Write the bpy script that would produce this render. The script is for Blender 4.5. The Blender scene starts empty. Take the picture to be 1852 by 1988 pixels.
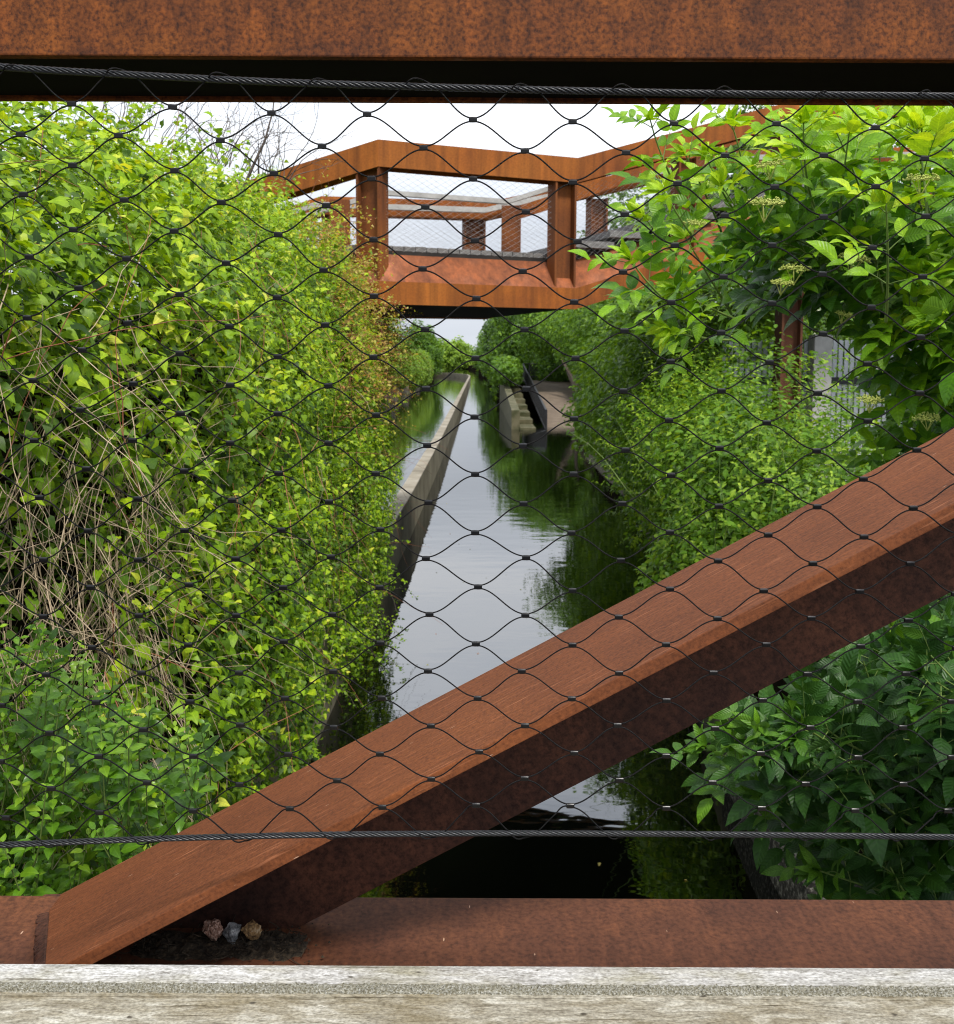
import bpy, bmesh, math, random
import numpy as np
from mathutils import Vector, Matrix, noise

random.seed(7)
rng = np.random.default_rng(7)
S = bpy.context.scene
C = S.collection
R = math.radians

# ------------------------------------------------------------------ camera
# origin = the lens; X right, Y along the canal, Z up; the water lies 3 m below
PITCH, ROLL, F = R(5.4), R(0.28), 1852.0
WATER = -3.0
_fwd = Vector((0, math.cos(PITCH), -math.sin(PITCH)))
_up0 = Vector((0, math.sin(PITCH), math.cos(PITCH)))
_rt0 = Vector((1, 0, 0))
_rt = _rt0 * math.cos(ROLL) + _up0 * math.sin(ROLL)
_up = _up0 * math.cos(ROLL) - _rt0 * math.sin(ROLL)


def at(u, v, Y):
    """world point at distance Y on the sight line through photo point (u, v)"""
    d = _rt * ((u - 926) / F) + _fwd + _up * ((875 - v) / F)
    return d * (Y / d.y)


cam_d = bpy.data.cameras.new("camera")
cam = bpy.data.objects.new("camera", cam_d)
C.objects.link(cam)
M = Matrix((( _rt.x, _up.x, -_fwd.x, 0), (_rt.y, _up.y, -_fwd.y, 0), (_rt.z, _up.z, -_fwd.z, 0), (0, 0, 0, 1)))
cam.matrix_world = M
cam_d.sensor_fit = 'HORIZONTAL'
cam_d.sensor_width = 36
cam_d.lens = 36
cam_d.shift_y = -119 / 1852
cam_d.clip_start = 0.05
cam_d.clip_end = 3000
cam_d.dof.use_dof = True
cam_d.dof.focus_distance = 1.35
cam_d.dof.aperture_fstop = 17
S.camera = cam


# ------------------------------------------------------------------ materials
def new_mat(name):
    m = bpy.data.materials.new(name)
    m.use_nodes = True
    nt = m.node_tree
    nt.nodes.clear()
    out = nt.nodes.new('ShaderNodeOutputMaterial')
    return m, nt, out


def N(nt, typ, **kw):
    n = nt.nodes.new(typ)
    for k, v in kw.items():
        if k.startswith('i_'):
            n.inputs[k[2:].replace('_', ' ')].default_value = v
        else:
            setattr(n, k, v)
    return n


def ramp(nt, src, stops, interp='LINEAR'):
    r = nt.nodes.new('ShaderNodeValToRGB')
    r.color_ramp.interpolation = interp
    el = r.color_ramp.elements
    while len(el) < len(stops):
        el.new(0.5)
    for e, (p, c) in zip(el, stops):
        e.position = p
        e.color = (*c, 1) if len(c) == 3 else c
    nt.links.new(src, r.inputs[0])
    return r


def mixc(nt, a, b, fac, mode='MIX'):
    m = nt.nodes.new('ShaderNodeMix')
    m.data_type = 'RGBA'
    m.blend_type = mode
    for sock, v in ((m.inputs[6], a), (m.inputs[7], b), (m.inputs[0], fac)):
        if hasattr(v, 'links'):
            nt.links.new(v, sock)
        elif isinstance(v, (int, float)):
            sock.default_value = v
        else:
            sock.default_value = (*v, 1)
    return m.outputs[2]


def coords(nt, scale=(1, 1, 1)):
    tc = nt.nodes.new('ShaderNodeTexCoord')
    mp = nt.nodes.new('ShaderNodeMapping')
    mp.inputs['Scale'].default_value = scale
    nt.links.new(tc.outputs['Object'], mp.inputs['Vector'])
    return mp.outputs[0]


def noise_tex(nt, vec, scale, detail=4, rough=0.55, dist=0.0):
    n = N(nt, 'ShaderNodeTexNoise')
    n.inputs['Scale'].default_value = scale
    n.inputs['Detail'].default_value = detail
    n.inputs['Roughness'].default_value = rough
    n.inputs['Distortion'].default_value = dist
    nt.links.new(vec, n.inputs['Vector'])
    return n.outputs['Fac']


def rust(name, dark, mid, light, streak=(6, 90, 90), streak_amt=0.5, mottle=90, fleck=True, rough=0.75, bump=0.25, big=5, contrast=0.85, scratch=None, stain=None):
    m, nt, out = new_mat(name)
    light_scratch = tuple(min(.6, c * 1.5 + .03) for c in light)
    p = N(nt, 'ShaderNodeBsdfPrincipled')
    base = coords(nt)
    sv = coords(nt, streak)
    n1 = noise_tex(nt, base, big, 6, 0.6)
    n2 = noise_tex(nt, base, mottle, 5, 0.65)
    n3 = noise_tex(nt, sv, 1.0, 5, 0.6, 0.4)
    col = ramp(nt, n1, [(0.3, dark), (0.5, mid), (0.72, light)]).outputs[0]
    spk = ramp(nt, n2, [(0.34, (0.3, 0.25, 0.24)), (0.5, (0.92, 0.9, 0.9)), (0.66, (1.4, 1.38, 1.3))]).outputs[0]
    col = mixc(nt, col, spk, contrast, 'MULTIPLY')
    stk = ramp(nt, n3, [(0.3, (0.5, 0.48, 0.5)), (0.5, (1, 1, 1)), (0.66, (1.5, 1.45, 1.4))]).outputs[0]
    col = mixc(nt, col, stk, streak_amt, 'MULTIPLY')
    if scratch:
        sc = noise_tex(nt, coords(nt, scratch), 1.0, 3, 0.5)
        ga = noise_tex(nt, base, 9, 3)
        sm = mixc(nt, ramp(nt, sc, [(0.58, (0, 0, 0)), (0.68, (1, 1, 1))]).outputs[0], ramp(nt, ga, [(0.4, (0, 0, 0)), (0.62, (.75, .75, .75))]).outputs[0], 1.0, 'MULTIPLY')
        col = mixc(nt, col, light_scratch, sm)
    if stain:
        st = noise_tex(nt, coords(nt, stain), 1.0, 3, 0.5)
        col = mixc(nt, col, tuple(min(.6, c + .1) for c in light), ramp(nt, st, [(0.66, (0, 0, 0)), (0.74, (.5, .5, .5))]).outputs[0])
    if fleck:
        fv = coords(nt, tuple(max(s * 0.25, 6) for s in streak))
        vo = N(nt, 'ShaderNodeTexVoronoi')
        vo.inputs['Scale'].default_value = 3.0
        nt.links.new(fv, vo.inputs['Vector'])
        gate = noise_tex(nt, base, 23, 2)
        a = ramp(nt, vo.outputs['Distance'], [(0.045, (1, 1, 1)), (0.085, (0, 0, 0))]).outputs[0]
        g = ramp(nt, gate, [(0.56, (0, 0, 0)), (0.6, (1, 1, 1))]).outputs[0]
        mk = mixc(nt, a, g, 1.0, 'MULTIPLY')
        col = mixc(nt, col, (0.5, 0.32, 0.22), mk)
    nt.links.new(col, p.inputs['Base Color'])
    p.inputs['Roughness'].default_value = rough
    p.inputs['Specular IOR Level'].default_value = 0.3
    b = N(nt, 'ShaderNodeBump')
    b.inputs['Strength'].default_value = bump
    b.inputs['Distance'].default_value = 0.002
    nt.links.new(n2, b.inputs['Height'])
    nt.links.new(b.outputs[0], p.inputs['Normal'])
    nt.links.new(p.outputs[0], out.inputs[0])
    return m


def plain(name, stops, scale=8, rough=0.6, metal=0.0, stretch=(1, 1, 1), bump=0.0, bump_scale=60, spec=0.4, detail=6):
    m, nt, out = new_mat(name)
    p = N(nt, 'ShaderNodeBsdfPrincipled')
    v = coords(nt, stretch)
    n = noise_tex(nt, v, scale, detail, 0.62)
    c = ramp(nt, n, stops).outputs[0]
    nt.links.new(c, p.inputs['Base Color'])
    p.inputs['Roughness'].default_value = rough
    p.inputs['Metallic'].default_value = metal
    p.inputs['Specular IOR Level'].default_value = spec
    if bump:
        n2 = noise_tex(nt, v, bump_scale, 4, 0.6)
        b = N(nt, 'ShaderNodeBump')
        b.inputs['Strength'].default_value = bump
        b.inputs['Distance'].default_value = 0.01
        nt.links.new(n2, b.inputs['Height'])
        nt.links.new(b.outputs[0], p.inputs['Normal'])
    nt.links.new(p.outputs[0], out.inputs[0])
    return m


def leaf_mat(name, stops, trans=0.3, rough=0.45, spec=0.25, tint_gain=1.4, veins=0.0):
    m, nt, out = new_mat(name)
    p = N(nt, 'ShaderNodeBsdfPrincipled')
    t = N(nt, 'ShaderNodeBsdfTranslucent')
    a = N(nt, 'ShaderNodeAttribute')
    a.attribute_name = 'tint'
    rib = N(nt, 'ShaderNodeAttribute')
    rib.attribute_name = 'rib'
    col = ramp(nt, a.outputs['Fac'], stops).outputs[0]
    blotch = noise_tex(nt, coords(nt), 70, 3)
    vr = ramp(nt, blotch, [(0.3, (0.72, 0.74, 0.7)), (0.55, (1, 1, 1)), (0.72, (1.2, 1.15, 1.1))]).outputs[0]
    col = mixc(nt, col, vr, 0.8, 'MULTIPLY')
    sx = N(nt, 'ShaderNodeSeparateXYZ')
    nt.links.new(rib.outputs['Vector'], sx.inputs[0])
    mid = ramp(nt, sx.outputs[0], [(0.0, (1.5, 1.4, 1.6)), (0.1, (1, 1, 1)), (1.0, (0.95, 0.97, 0.95))]).outputs[0]
    col = mixc(nt, col, mid, 0.7, 'MULTIPLY')
    if veins:
        m1 = N(nt, 'ShaderNodeMath', operation='MULTIPLY_ADD')
        nt.links.new(sx.outputs[0], m1.inputs[0])
        m1.inputs[1].default_value = -0.22
        nt.links.new(sx.outputs[1], m1.inputs[2])
        m2 = N(nt, 'ShaderNodeMath', operation='MULTIPLY')
        nt.links.new(m1.outputs[0], m2.inputs[0])
        m2.inputs[1].default_value = 52.0
        m3 = N(nt, 'ShaderNodeMath', operation='SINE')
        nt.links.new(m2.outputs[0], m3.inputs[0])
        m4 = N(nt, 'ShaderNodeMath', operation='MULTIPLY_ADD')
        nt.links.new(m3.outputs[0], m4.inputs[0])
        m4.inputs[1].default_value = m4.inputs[2].default_value = 0.5
        vn = ramp(nt, m4.outputs[0], [(0.0, (0.86, 0.88, 0.85)), (0.7, (1, 1, 1)), (1.0, (1.22, 1.18, 1.25))]).outputs[0]
        col = mixc(nt, col, vn, veins, 'MULTIPLY')
        bp = N(nt, 'ShaderNodeBump')
        bp.inputs['Strength'].default_value = 0.35
        bp.inputs['Distance'].default_value = 0.002
        bp.invert = True
        nt.links.new(m4.outputs[0], bp.inputs['Height'])
        nt.links.new(bp.outputs[0], p.inputs['Normal'])
    geo = N(nt, 'ShaderNodeNewGeometry')
    under = mixc(nt, col, (0.45, 0.6, 0.3), 0.1)
    colf = mixc(nt, col, under, geo.outputs['Backfacing'])
    nt.links.new(colf, p.inputs['Base Color'])
    warm = mixc(nt, col, (1.3 * tint_gain, 1.15 * tint_gain, 0.4 * tint_gain), 1.0, 'MULTIPLY')
    nt.links.new(warm, t.inputs['Color'])
    p.inputs['Roughness'].default_value = rough
    p.inputs['Specular IOR Level'].default_value = spec
    mx = N(nt, 'ShaderNodeMixShader')
    mx.inputs[0].default_value = trans
    nt.links.new(p.outputs[0], mx.inputs[1])
    nt.links.new(t.outputs[0], mx.inputs[2])
    nt.links.new(mx.outputs[0], out.inputs[0])
    return m


MAT = {}
MAT['beam_rust'] = rust('rust_beam', (0.07, 0.02, 0.006), (0.135, 0.038, 0.006), (0.2, 0.06, 0.008), streak=(60, 60, 12), streak_amt=0.6, mottle=200, fleck=False, big=11, contrast=1.0, stain=(28, 28, .7))
MAT['chord_rust'] = rust('rust_chord', (0.07, 0.026, 0.014), (0.1, 0.037, 0.018), (0.145, 0.053, 0.022), streak=(90, 14, 90), streak_amt=0.35, mottle=150, contrast=0.6)
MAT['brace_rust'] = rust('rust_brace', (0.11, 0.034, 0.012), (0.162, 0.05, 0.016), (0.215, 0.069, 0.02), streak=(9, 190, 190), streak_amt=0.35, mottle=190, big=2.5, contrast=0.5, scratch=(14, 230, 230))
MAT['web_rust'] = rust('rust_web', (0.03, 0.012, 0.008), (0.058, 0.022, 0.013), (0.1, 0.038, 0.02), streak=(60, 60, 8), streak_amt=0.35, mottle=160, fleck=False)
MAT['far_rust'] = rust('rust_far', (0.17, 0.046, 0.008), (0.255, 0.075, 0.009), (0.31, 0.1, 0.013), streak=(9, 9, 0.5), streak_amt=0.65, mottle=55, fleck=False, big=1.2, contrast=0.25)
MAT['post_rust'] = rust('rust_post', (0.085, 0.027, 0.009), (0.15, 0.045, 0.009), (0.21, 0.066, 0.011), streak=(9, 9, .5), streak_amt=0.6, mottle=55, fleck=False, big=1.6, contrast=0.3)
MAT['far_rust_pale'] = rust('rust_far_streaked', (0.14, 0.041, 0.014), (0.205, 0.06, 0.018), (0.26, 0.095, 0.046), streak=(11, 11, 0.6), streak_amt=0.85, mottle=55, fleck=False, big=1.6, contrast=0.25)
MAT['dark_steel'] = plain('dark_steel', [(0.3, (0.012, 0.01, 0.009)), (0.7, (0.03, 0.024, 0.02))], 6, 0.8)
MAT['shade_black'] = plain('shade_black', [(0.3, (0.004, 0.003, 0.003)), (0.7, (0.008, 0.007, 0.006))], 6, 0.9, spec=0.1)  # near-black for undersides, shade put into the colour
MAT['wire'] = plain('blackened_wire', [(0.3, (0.0015, 0.0015, 0.002)), (0.7, (0.004, 0.004, 0.0045))], 200, 0.5, 0.0, bump=0.4, bump_scale=900, spec=0.2)
MAT['cable'] = plain('blackened_cable', [(0.3, (0.02, 0.021, 0.023)), (0.7, (0.05, 0.052, 0.055))], 300, 0.3, 0.5)
MAT['ferrule'] = plain('blackened_ferrule', [(0.3, (0.003, 0.003, 0.0035)), (0.7, (0.008, 0.008, 0.009))], 300, 0.3, 0.1, spec=0.35)
MAT['galv'] = plain('galvanised_steel', [(0.3, (0.42, 0.43, 0.44)), (0.7, (0.6, 0.61, 0.62))], 20, 0.45, 0.3)
MAT['rail_wood'] = plain('grey_handrail', [(0.3, (0.3, 0.29, 0.27)), (0.7, (0.46, 0.45, 0.42))], 10, 0.6)
MAT['tread'] = plain('weathered_tread', [(0.3, (0.1, 0.095, 0.09)), (0.7, (0.24, 0.23, 0.22))], 6, 0.8, stretch=(1, 6, 6))
MAT['concrete'] = plain('old_concrete', [(0.28, (0.14, 0.12, 0.085)), (0.5, (0.25, 0.22, 0.165)), (0.75, (0.36, 0.33, 0.27))], 1.6, 0.9, bump=0.3, bump_scale=20)
MAT['wet_concrete'] = plain('stained_concrete', [(0.28, (0.055, 0.048, 0.028)), (0.5, (0.16, 0.14, 0.09)), (0.75, (0.26, 0.235, 0.165))], 1.2, 0.85, bump=0.3, bump_scale=20)
MAT['dark_concrete'] = plain('dark_concrete', [(0.3, (0.035, 0.035, 0.022)), (0.55, (0.085, 0.08, 0.055)), (0.75, (0.15, 0.14, 0.11))], 1.1, 0.9)
MAT['moss'] = plain('mossy_concrete', [(0.35, (0.04, 0.045, 0.014)), (0.65, (0.13, 0.115, 0.065))], 2, 0.9)
MAT['brick'] = plain('brown_paving', [(0.3, (0.1, 0.075, 0.052)), (0.7, (0.19, 0.145, 0.105))], 3, 0.9, bump=0.2)
MAT['earth'] = plain('dark_earth', [(0.3, (0.008, 0.007, 0.005)), (0.7, (0.024, 0.019, 0.013))], 5, 0.95, bump=0.5, spec=0.0)
MAT['gravel'] = plain('gritty_kerb', [(0.4, (0.02, 0.018, 0.013)), (0.54, (0.08, 0.07, 0.055)), (0.64, (0.36, 0.33, 0.28))], 34, 0.95, bump=0.6, bump_scale=50)
MAT['bark'] = plain('bark', [(0.3, (0.035, 0.026, 0.018)), (0.7, (0.1, 0.075, 0.052))], 12, 0.9, bump=0.5)
MAT['dry_stem'] = plain('dry_stem', [(0.3, (0.2, 0.145, 0.09)), (0.55, (0.4, 0.31, 0.2)), (0.75, (0.58, 0.48, 0.34))], 3, 0.8)
MAT['red_stem'] = plain('red_stem', [(0.3, (0.2, 0.06, 0.035)), (0.7, (0.36, 0.14, 0.07))], 3, 0.6)
MAT['dark_twig'] = plain('dark_twig', [(0.3, (0.05, 0.035, 0.028)), (0.7, (0.13, 0.1, 0.085))], 3, 0.8)
MAT['green_stem'] = plain('green_stem', [(0.3, (0.09, 0.16, 0.03)), (0.7, (0.2, 0.28, 0.06))], 3, 0.6)
MAT['flower'] = plain('elder_bud', [(0.3, (0.26, 0.33, 0.05)), (0.7, (0.5, 0.52, 0.14))], 60, 0.7)
MAT['bloom'] = plain('white_bloom', [(0.3, (0.5, 0.52, 0.38)), (0.7, (0.75, 0.76, 0.62))], 60, 0.7)
MAT['fence_metal'] = plain('fence_metal', [(0.3, (0.38, 0.4, 0.42)), (0.7, (0.58, 0.6, 0.62))], 4, 0.5, 0.2)
MAT['post_grey'] = plain('post_grey', [(0.3, (0.3, 0.29, 0.28)), (0.7, (0.45, 0.44, 0.42))], 8, 0.8)
MAT['rail_black'] = plain('railing_black', [(0.3, (0.012, 0.012, 0.014)), (0.7, (0.03, 0.03, 0.034))], 8, 0.5)
MAT['granite_pink'] = plain('pink_stone', [(0.35, (0.08, 0.04, 0.03)), (0.5, (0.36, 0.2, 0.14)), (0.66, (0.7, 0.52, 0.43))], 260, 0.8, bump=0.5, bump_scale=300)
MAT['stone_grey'] = plain('grey_stone', [(0.35, (0.05, 0.055, 0.06)), (0.52, (0.22, 0.23, 0.235)), (0.66, (0.5, 0.51, 0.51))], 150, 0.7, bump=0.5, bump_scale=300)
MAT['stone_brown'] = plain('brown_stone', [(0.35, (0.07, 0.04, 0.018)), (0.52, (0.3, 0.18, 0.07)), (0.66, (0.48, 0.36, 0.22))], 150, 0.8, bump=0.5, bump_scale=300)
MAT['dirt'] = plain('black_dirt', [(0.35, (0.012, 0.009, 0.006)), (0.55, (0.05, 0.036, 0.022)), (0.72, (0.14, 0.1, 0.06))], 140, 0.95, bump=0.6, bump_scale=300)

g = lambda *c: c
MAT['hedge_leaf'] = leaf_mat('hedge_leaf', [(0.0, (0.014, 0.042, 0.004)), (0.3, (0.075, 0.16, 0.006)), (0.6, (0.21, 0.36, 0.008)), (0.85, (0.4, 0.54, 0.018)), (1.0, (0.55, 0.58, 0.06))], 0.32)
MAT['tip_leaf'] = leaf_mat('tip_leaf', [(0.0, (0.18, 0.24, 0.015)), (0.5, (0.4, 0.4, 0.05)), (0.8, (0.52, 0.4, 0.12)), (1.0, (0.48, 0.15, 0.07))], 0.4)
MAT['privet_leaf'] = leaf_mat('privet_leaf', [(0.0, (0.025, 0.085, 0.01)), (0.5, (0.105, 0.24, 0.012)), (1.0, (0.3, 0.47, 0.03))], 0.25, 0.32, 0.4)
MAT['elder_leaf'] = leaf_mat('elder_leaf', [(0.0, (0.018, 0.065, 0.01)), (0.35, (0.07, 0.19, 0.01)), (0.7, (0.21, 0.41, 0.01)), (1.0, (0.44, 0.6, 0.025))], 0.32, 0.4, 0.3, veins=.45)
MAT['elder_old_shaded'] = leaf_mat('elder_mature_shaded_leaf', [(0.0, (0.014, 0.05, 0.012)), (0.6, (0.04, 0.115, 0.016)), (1.0, (0.13, 0.29, 0.016))], 0.25, 0.42, 0.3, veins=.45)  # elder green darkened for older leaves, with shade painted in as well
MAT['bramble_leaf'] = leaf_mat('bramble_leaf', [(0.0, (0.02, 0.055, 0.006)), (0.45, (0.1, 0.22, 0.01)), (1.0, (0.36, 0.5, 0.04))], 0.32)
MAT['dark_leaf'] = leaf_mat('dark_tree_leaf', [(0.0, (0.012, 0.035, 0.005)), (0.6, (0.045, 0.105, 0.01)), (1.0, (0.13, 0.24, 0.02))], 0.28)
MAT['tree_leaf'] = leaf_mat('tree_leaf', [(0.0, (0.025, 0.07, 0.008)), (0.6, (0.1, 0.21, 0.015)), (1.0, (0.23, 0.39, 0.035))], 0.33)
MAT['pale_leaf'] = leaf_mat('pale_tree_leaf', [(0.0, (0.08, 0.16, 0.015)), (0.6, (0.22, 0.36, 0.035)), (1.0, (0.38, 0.5, 0.07))], 0.33)


def wood_mat(name, dark, mid, light, stain, seed=0.0):
    m, nt, out = new_mat(name)
    p = N(nt, 'ShaderNodeBsdfPrincipled')
    v = coords(nt, (9, 34, 34))
    fine = coords(nt, (70, 330, 330))
    n1 = noise_tex(nt, v, 1.6, 8, 0.7, 1.4)
    n2 = noise_tex(nt, fine, 1.0, 6, 0.7, 0.5)
    blot = noise_tex(nt, coords(nt, (1, 2.2, 2)), 9, 5, 0.6)
    c = ramp(nt, n1, [(0.3, dark), (0.5, mid), (0.7, light)]).outputs[0]
    c = mixc(nt, c, ramp(nt, n2, [(0.3, (0.4, 0.38, 0.34)), (0.48, (1, 1, 1)), (0.7, (1.3, 1.3, 1.3))]).outputs[0], 0.9, 'MULTIPLY')
    bl = ramp(nt, blot, [(0.44, (0, 0, 0)), (0.64, (1, 1, 1))]).outputs[0]
    c = mixc(nt, c, stain, mixc(nt, bl, (0.7, 0.55, 0.55), 1.0, 'MULTIPLY'))
    pit = N(nt, 'ShaderNodeTexVoronoi')
    pit.inputs['Scale'].default_value = 1.0
    nt.links.new(coords(nt, (40, 75, 75)), pit.inputs['Vector'])
    pg = noise_tex(nt, coords(nt), 31, 2)
    pm = mixc(nt, ramp(nt, pit.outputs['Distance'], [(0.1, (1, 1, 1)), (0.2, (0, 0, 0))]).outputs[0], ramp(nt, pg, [(0.57, (0, 0, 0)), (0.61, (1, 1, 1))]).outputs[0], 1.0, 'MULTIPLY')
    c = mixc(nt, c, (0.07, 0.06, 0.045), pm)
    ck = noise_tex(nt, coords(nt, (5, 210, 210)), 1.0, 4, 0.6, 0.6)
    c = mixc(nt, c, (0.4, 0.37, 0.32), ramp(nt, ck, [(0.30, (1, 1, 1)), (0.36, (0, 0, 0))]).outputs[0], 'MULTIPLY')
    gr = noise_tex(nt, coords(nt, (240, 420, 420)), 1.0, 2, 0.6)
    c = mixc(nt, c, ramp(nt, gr, [(0.34, (.62, .6, .56)), (0.5, (1, 1, 1)), (0.66, (1.35, 1.35, 1.33))]).outputs[0], 0.8, 'MULTIPLY')
    nt.links.new(c, p.inputs['Base Color'])
    p.inputs['Roughness'].default_value = 0.8
    p.inputs['Specular IOR Level'].default_value = 0.25
    b = N(nt, 'ShaderNodeBump')
    b.inputs['Strength'].default_value = 0.5
    b.inputs['Distance'].default_value = 0.0015
    nt.links.new(n2, b.inputs['Height'])
    nt.links.new(b.outputs[0], p.inputs['Normal'])
    nt.links.new(p.outputs[0], out.inputs[0])
    return m


MAT['deck_wood'] = wood_mat('weathered_deck', (0.15, 0.13, 0.095), (0.3, 0.28, 0.225), (0.48, 0.465, 0.41), (0.17, 0.135, 0.07))
MAT['deck_edge'] = wood_mat('bleached_deck', (0.27, 0.26, 0.24), (0.42, 0.415, 0.4), (0.56, 0.56, 0.56), (0.22, 0.2, 0.11))
MAT['grit'] = plain('grit_strip', [(0.36, (0.22, 0.2, 0.13)), (0.47, (0.36, 0.34, 0.26)), (0.55, (0.44, 0.425, 0.35)), (0.66, (0.66, 0.65, 0.58))], 420, 0.8, bump=1.0, bump_scale=420, detail=3)


# ------------------------------------------------------------------ mesh helpers
def link(o, parent=None):
    C.objects.link(o)
    if parent is not None:
        o.parent = parent
    return o


def tag(o, label=None, cat=None, group=None, kind=None):
    if label: o['label'] = label
    if cat: o['category'] = cat
    if group: o['group'] = group
    if kind: o['kind'] = kind
    return o


def empty(name, loc, label, cat, group=None):
    o = bpy.data.objects.new(name, None)
    o.location = loc
    o.empty_display_size = 0.1
    link(o)
    return tag(o, label, cat, group)


class MB:
    def __init__(self):
        self.v, self.f = [], []

    def add(self, verts, faces):
        b = len(self.v)
        self.v += [tuple(x) for x in verts]
        self.f += [tuple(b + i for i in f) for f in faces]

    def box(self, x0, x1, y0, y1, z0, z1):
        self.add([(x0, y0, z0), (x1, y0, z0), (x1, y1, z0), (x0, y1, z0), (x0, y0, z1), (x1, y0, z1), (x1, y1, z1), (x0, y1, z1)],
                 [(0, 3, 2, 1), (4, 5, 6, 7), (0, 1, 5, 4), (1, 2, 6, 5), (2, 3, 7, 6), (3, 0, 4, 7)])

    def obox(self, p, ax, ay, az):
        """box from corner p along three edge vectors"""
        p, ax, ay, az = map(Vector, (p, ax, ay, az))
        c = [p, p + ax, p + ax + ay, p + ay]
        c += [q + az for q in c]
        self.add(c, [(0, 3, 2, 1), (4, 5, 6, 7), (0, 1, 5, 4), (1, 2, 6, 5), (2, 3, 7, 6), (3, 0, 4, 7)])

    def tube(self, pts, r, n=6, cap=True):
        pts = [Vector(p) for p in pts]
        rs = r if isinstance(r, (list, tuple)) else [r] * len(pts)
        rings = []
        up = Vector((0.13, 0.21, 0.97))
        for i, p in enumerate(pts):
            t = (pts[min(i + 1, len(pts) - 1)] - pts[max(i - 1, 0)])
            if t.length < 1e-9: t = Vector((0, 0, 1))
            t.normalize()
            a = t.cross(up)
            if a.length < 0.05: a = t.cross(Vector((1, 0, 0)))
            a.normalize()
            b = a.cross(t)
            rings.append([p + (a * math.cos(2 * math.pi * k / n) + b * math.sin(2 * math.pi * k / n)) * rs[i] for k in range(n)])
        fs = []
        for i in range(len(pts) - 1):
            for k in range(n):
                fs.append((i * n + k, i * n + (k + 1) % n, (i + 1) * n + (k + 1) % n, (i + 1) * n + k))
        if cap:
            fs.append(tuple(range(n))[::-1])
            fs.append(tuple((len(pts) - 1) * n + k for k in range(n)))
        self.add([q for r_ in rings for q in r_], fs)

    def prism(self, poly, z0, z1):
        n = len(poly)
        self.add([(x, y, z0) for x, y in poly] + [(x, y, z1) for x, y in poly],
                 [tuple(range(n))[::-1], tuple(range(n, 2 * n))] + [(i, (i + 1) % n, n + (i + 1) % n, n + i) for i in range(n)])

    def sweep(self, path, prof, closed=True):
        """profile (inward offset, z) swept along a plan path with mitred corners; inward = to the left of travel"""
        path = [Vector(p) for p in path]
        rings = []
        for i, p in enumerate(path):
            ds = []
            if i > 0: ds.append((path[i] - path[i - 1]).xy.normalized())
            if i < len(path) - 1: ds.append((path[i + 1] - path[i]).xy.normalized())
            ns = [Vector((-d.y, d.x)) for d in ds]
            nn = sum(ns, Vector((0, 0))).normalized()
            k = 1 / max(0.3, nn.dot(ns[0]))
            rings.append([(p.x + nn.x * o * k, p.y + nn.y * o * k, p.z + z) for o, z in prof])
        n = len(prof)
        fs = []
        for i in range(len(path) - 1):
            for k in range(n if closed else n - 1):
                fs.append((i * n + k, (i + 1) * n + k, (i + 1) * n + (k + 1) % n, i * n + (k + 1) % n))
        if closed:
            fs.append(tuple(range(n)))
            fs.append(tuple((len(path) - 1) * n + k for k in range(n))[::-1])
        self.add([q for r_ in rings for q in r_], fs)

    def build(self, name, mat, parent=None, smooth=False, bevel=0.0, fix=False):
        me = bpy.data.meshes.new(name)
        me.from_pydata(self.v, [], self.f)
        if fix or bevel:
            bm = bmesh.new()
            bm.from_mesh(me)
            bmesh.ops.recalc_face_normals(bm, faces=bm.faces)
            if bevel:
                es = [e for e in bm.edges if len(e.link_faces) == 2 and e.calc_face_angle() > 0.5]
                bmesh.ops.bevel(bm, geom=es, offset=bevel, segments=2, affect='EDGES', profile=0.6)
            bm.to_mesh(me)
            bm.free()
        me.materials.append(mat)
        if smooth:
            me.polygons.foreach_set('use_smooth', [True] * len(me.polygons))
        me.update()
        o = bpy.data.objects.new(name, me)
        link(o)
        if parent is not None:
            o.parent = parent
            o.matrix_parent_inverse = Matrix.Translation(-Vector(parent.location)) if parent.type == 'EMPTY' else Matrix()
        return o


# ------------------------------------------------------------------ leaves
def T(verts, faces):
    return np.array(verts, dtype=np.float32), faces


HEART = T([(0, 0, 0), (0, .45, .02), (0, 1, -.16), (-.2, -.16, -.03), (-.4, .04, -.06), (-.3, .42, .05), (.2, -.16, -.03), (.4, .04, -.06), (.3, .42, .05)],
          [(0, 1, 5, 4), (0, 4, 3), (1, 2, 5), (0, 7, 8, 1), (0, 6, 7), (1, 8, 2)])
OVATE = T([(0, 0, 0), (0, .4, .03), (0, .75, -.02), (0, 1, -.12), (-.2, .2, .03), (-.25, .5, .07), (-.13, .8, .0), (.2, .2, .03), (.25, .5, .07), (.13, .8, .0)],
          [(0, 1, 5, 4), (1, 2, 6, 5), (2, 3, 6), (0, 7, 8, 1), (1, 8, 9, 2), (2, 9, 3)])
LANCE = T([(0, 0, 0), (0, .3, .04), (0, .62, .02), (0, .85, -.06), (0, 1, -.15),
           (-.13, .1, .0), (-.2, .3, .09), (-.19, .55, .07), (-.1, .8, -.02), (.13, .1, .0), (.2, .3, .09), (.19, .55, .07), (.1, .8, -.02)],
          [(0, 1, 6, 5), (1, 2, 7, 6), (2, 3, 8, 7), (3, 4, 8), (0, 9, 10, 1), (1, 10, 11, 2), (2, 11, 12, 3), (3, 12, 4)])
QUICK = T([(0, 0, 0), (0, .5, .05), (0, 1, -.1), (-.3, .45, .1), (.3, .45, .1)], [(0, 1, 3), (1, 2, 3), (0, 4, 1), (1, 4, 2)])
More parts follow.
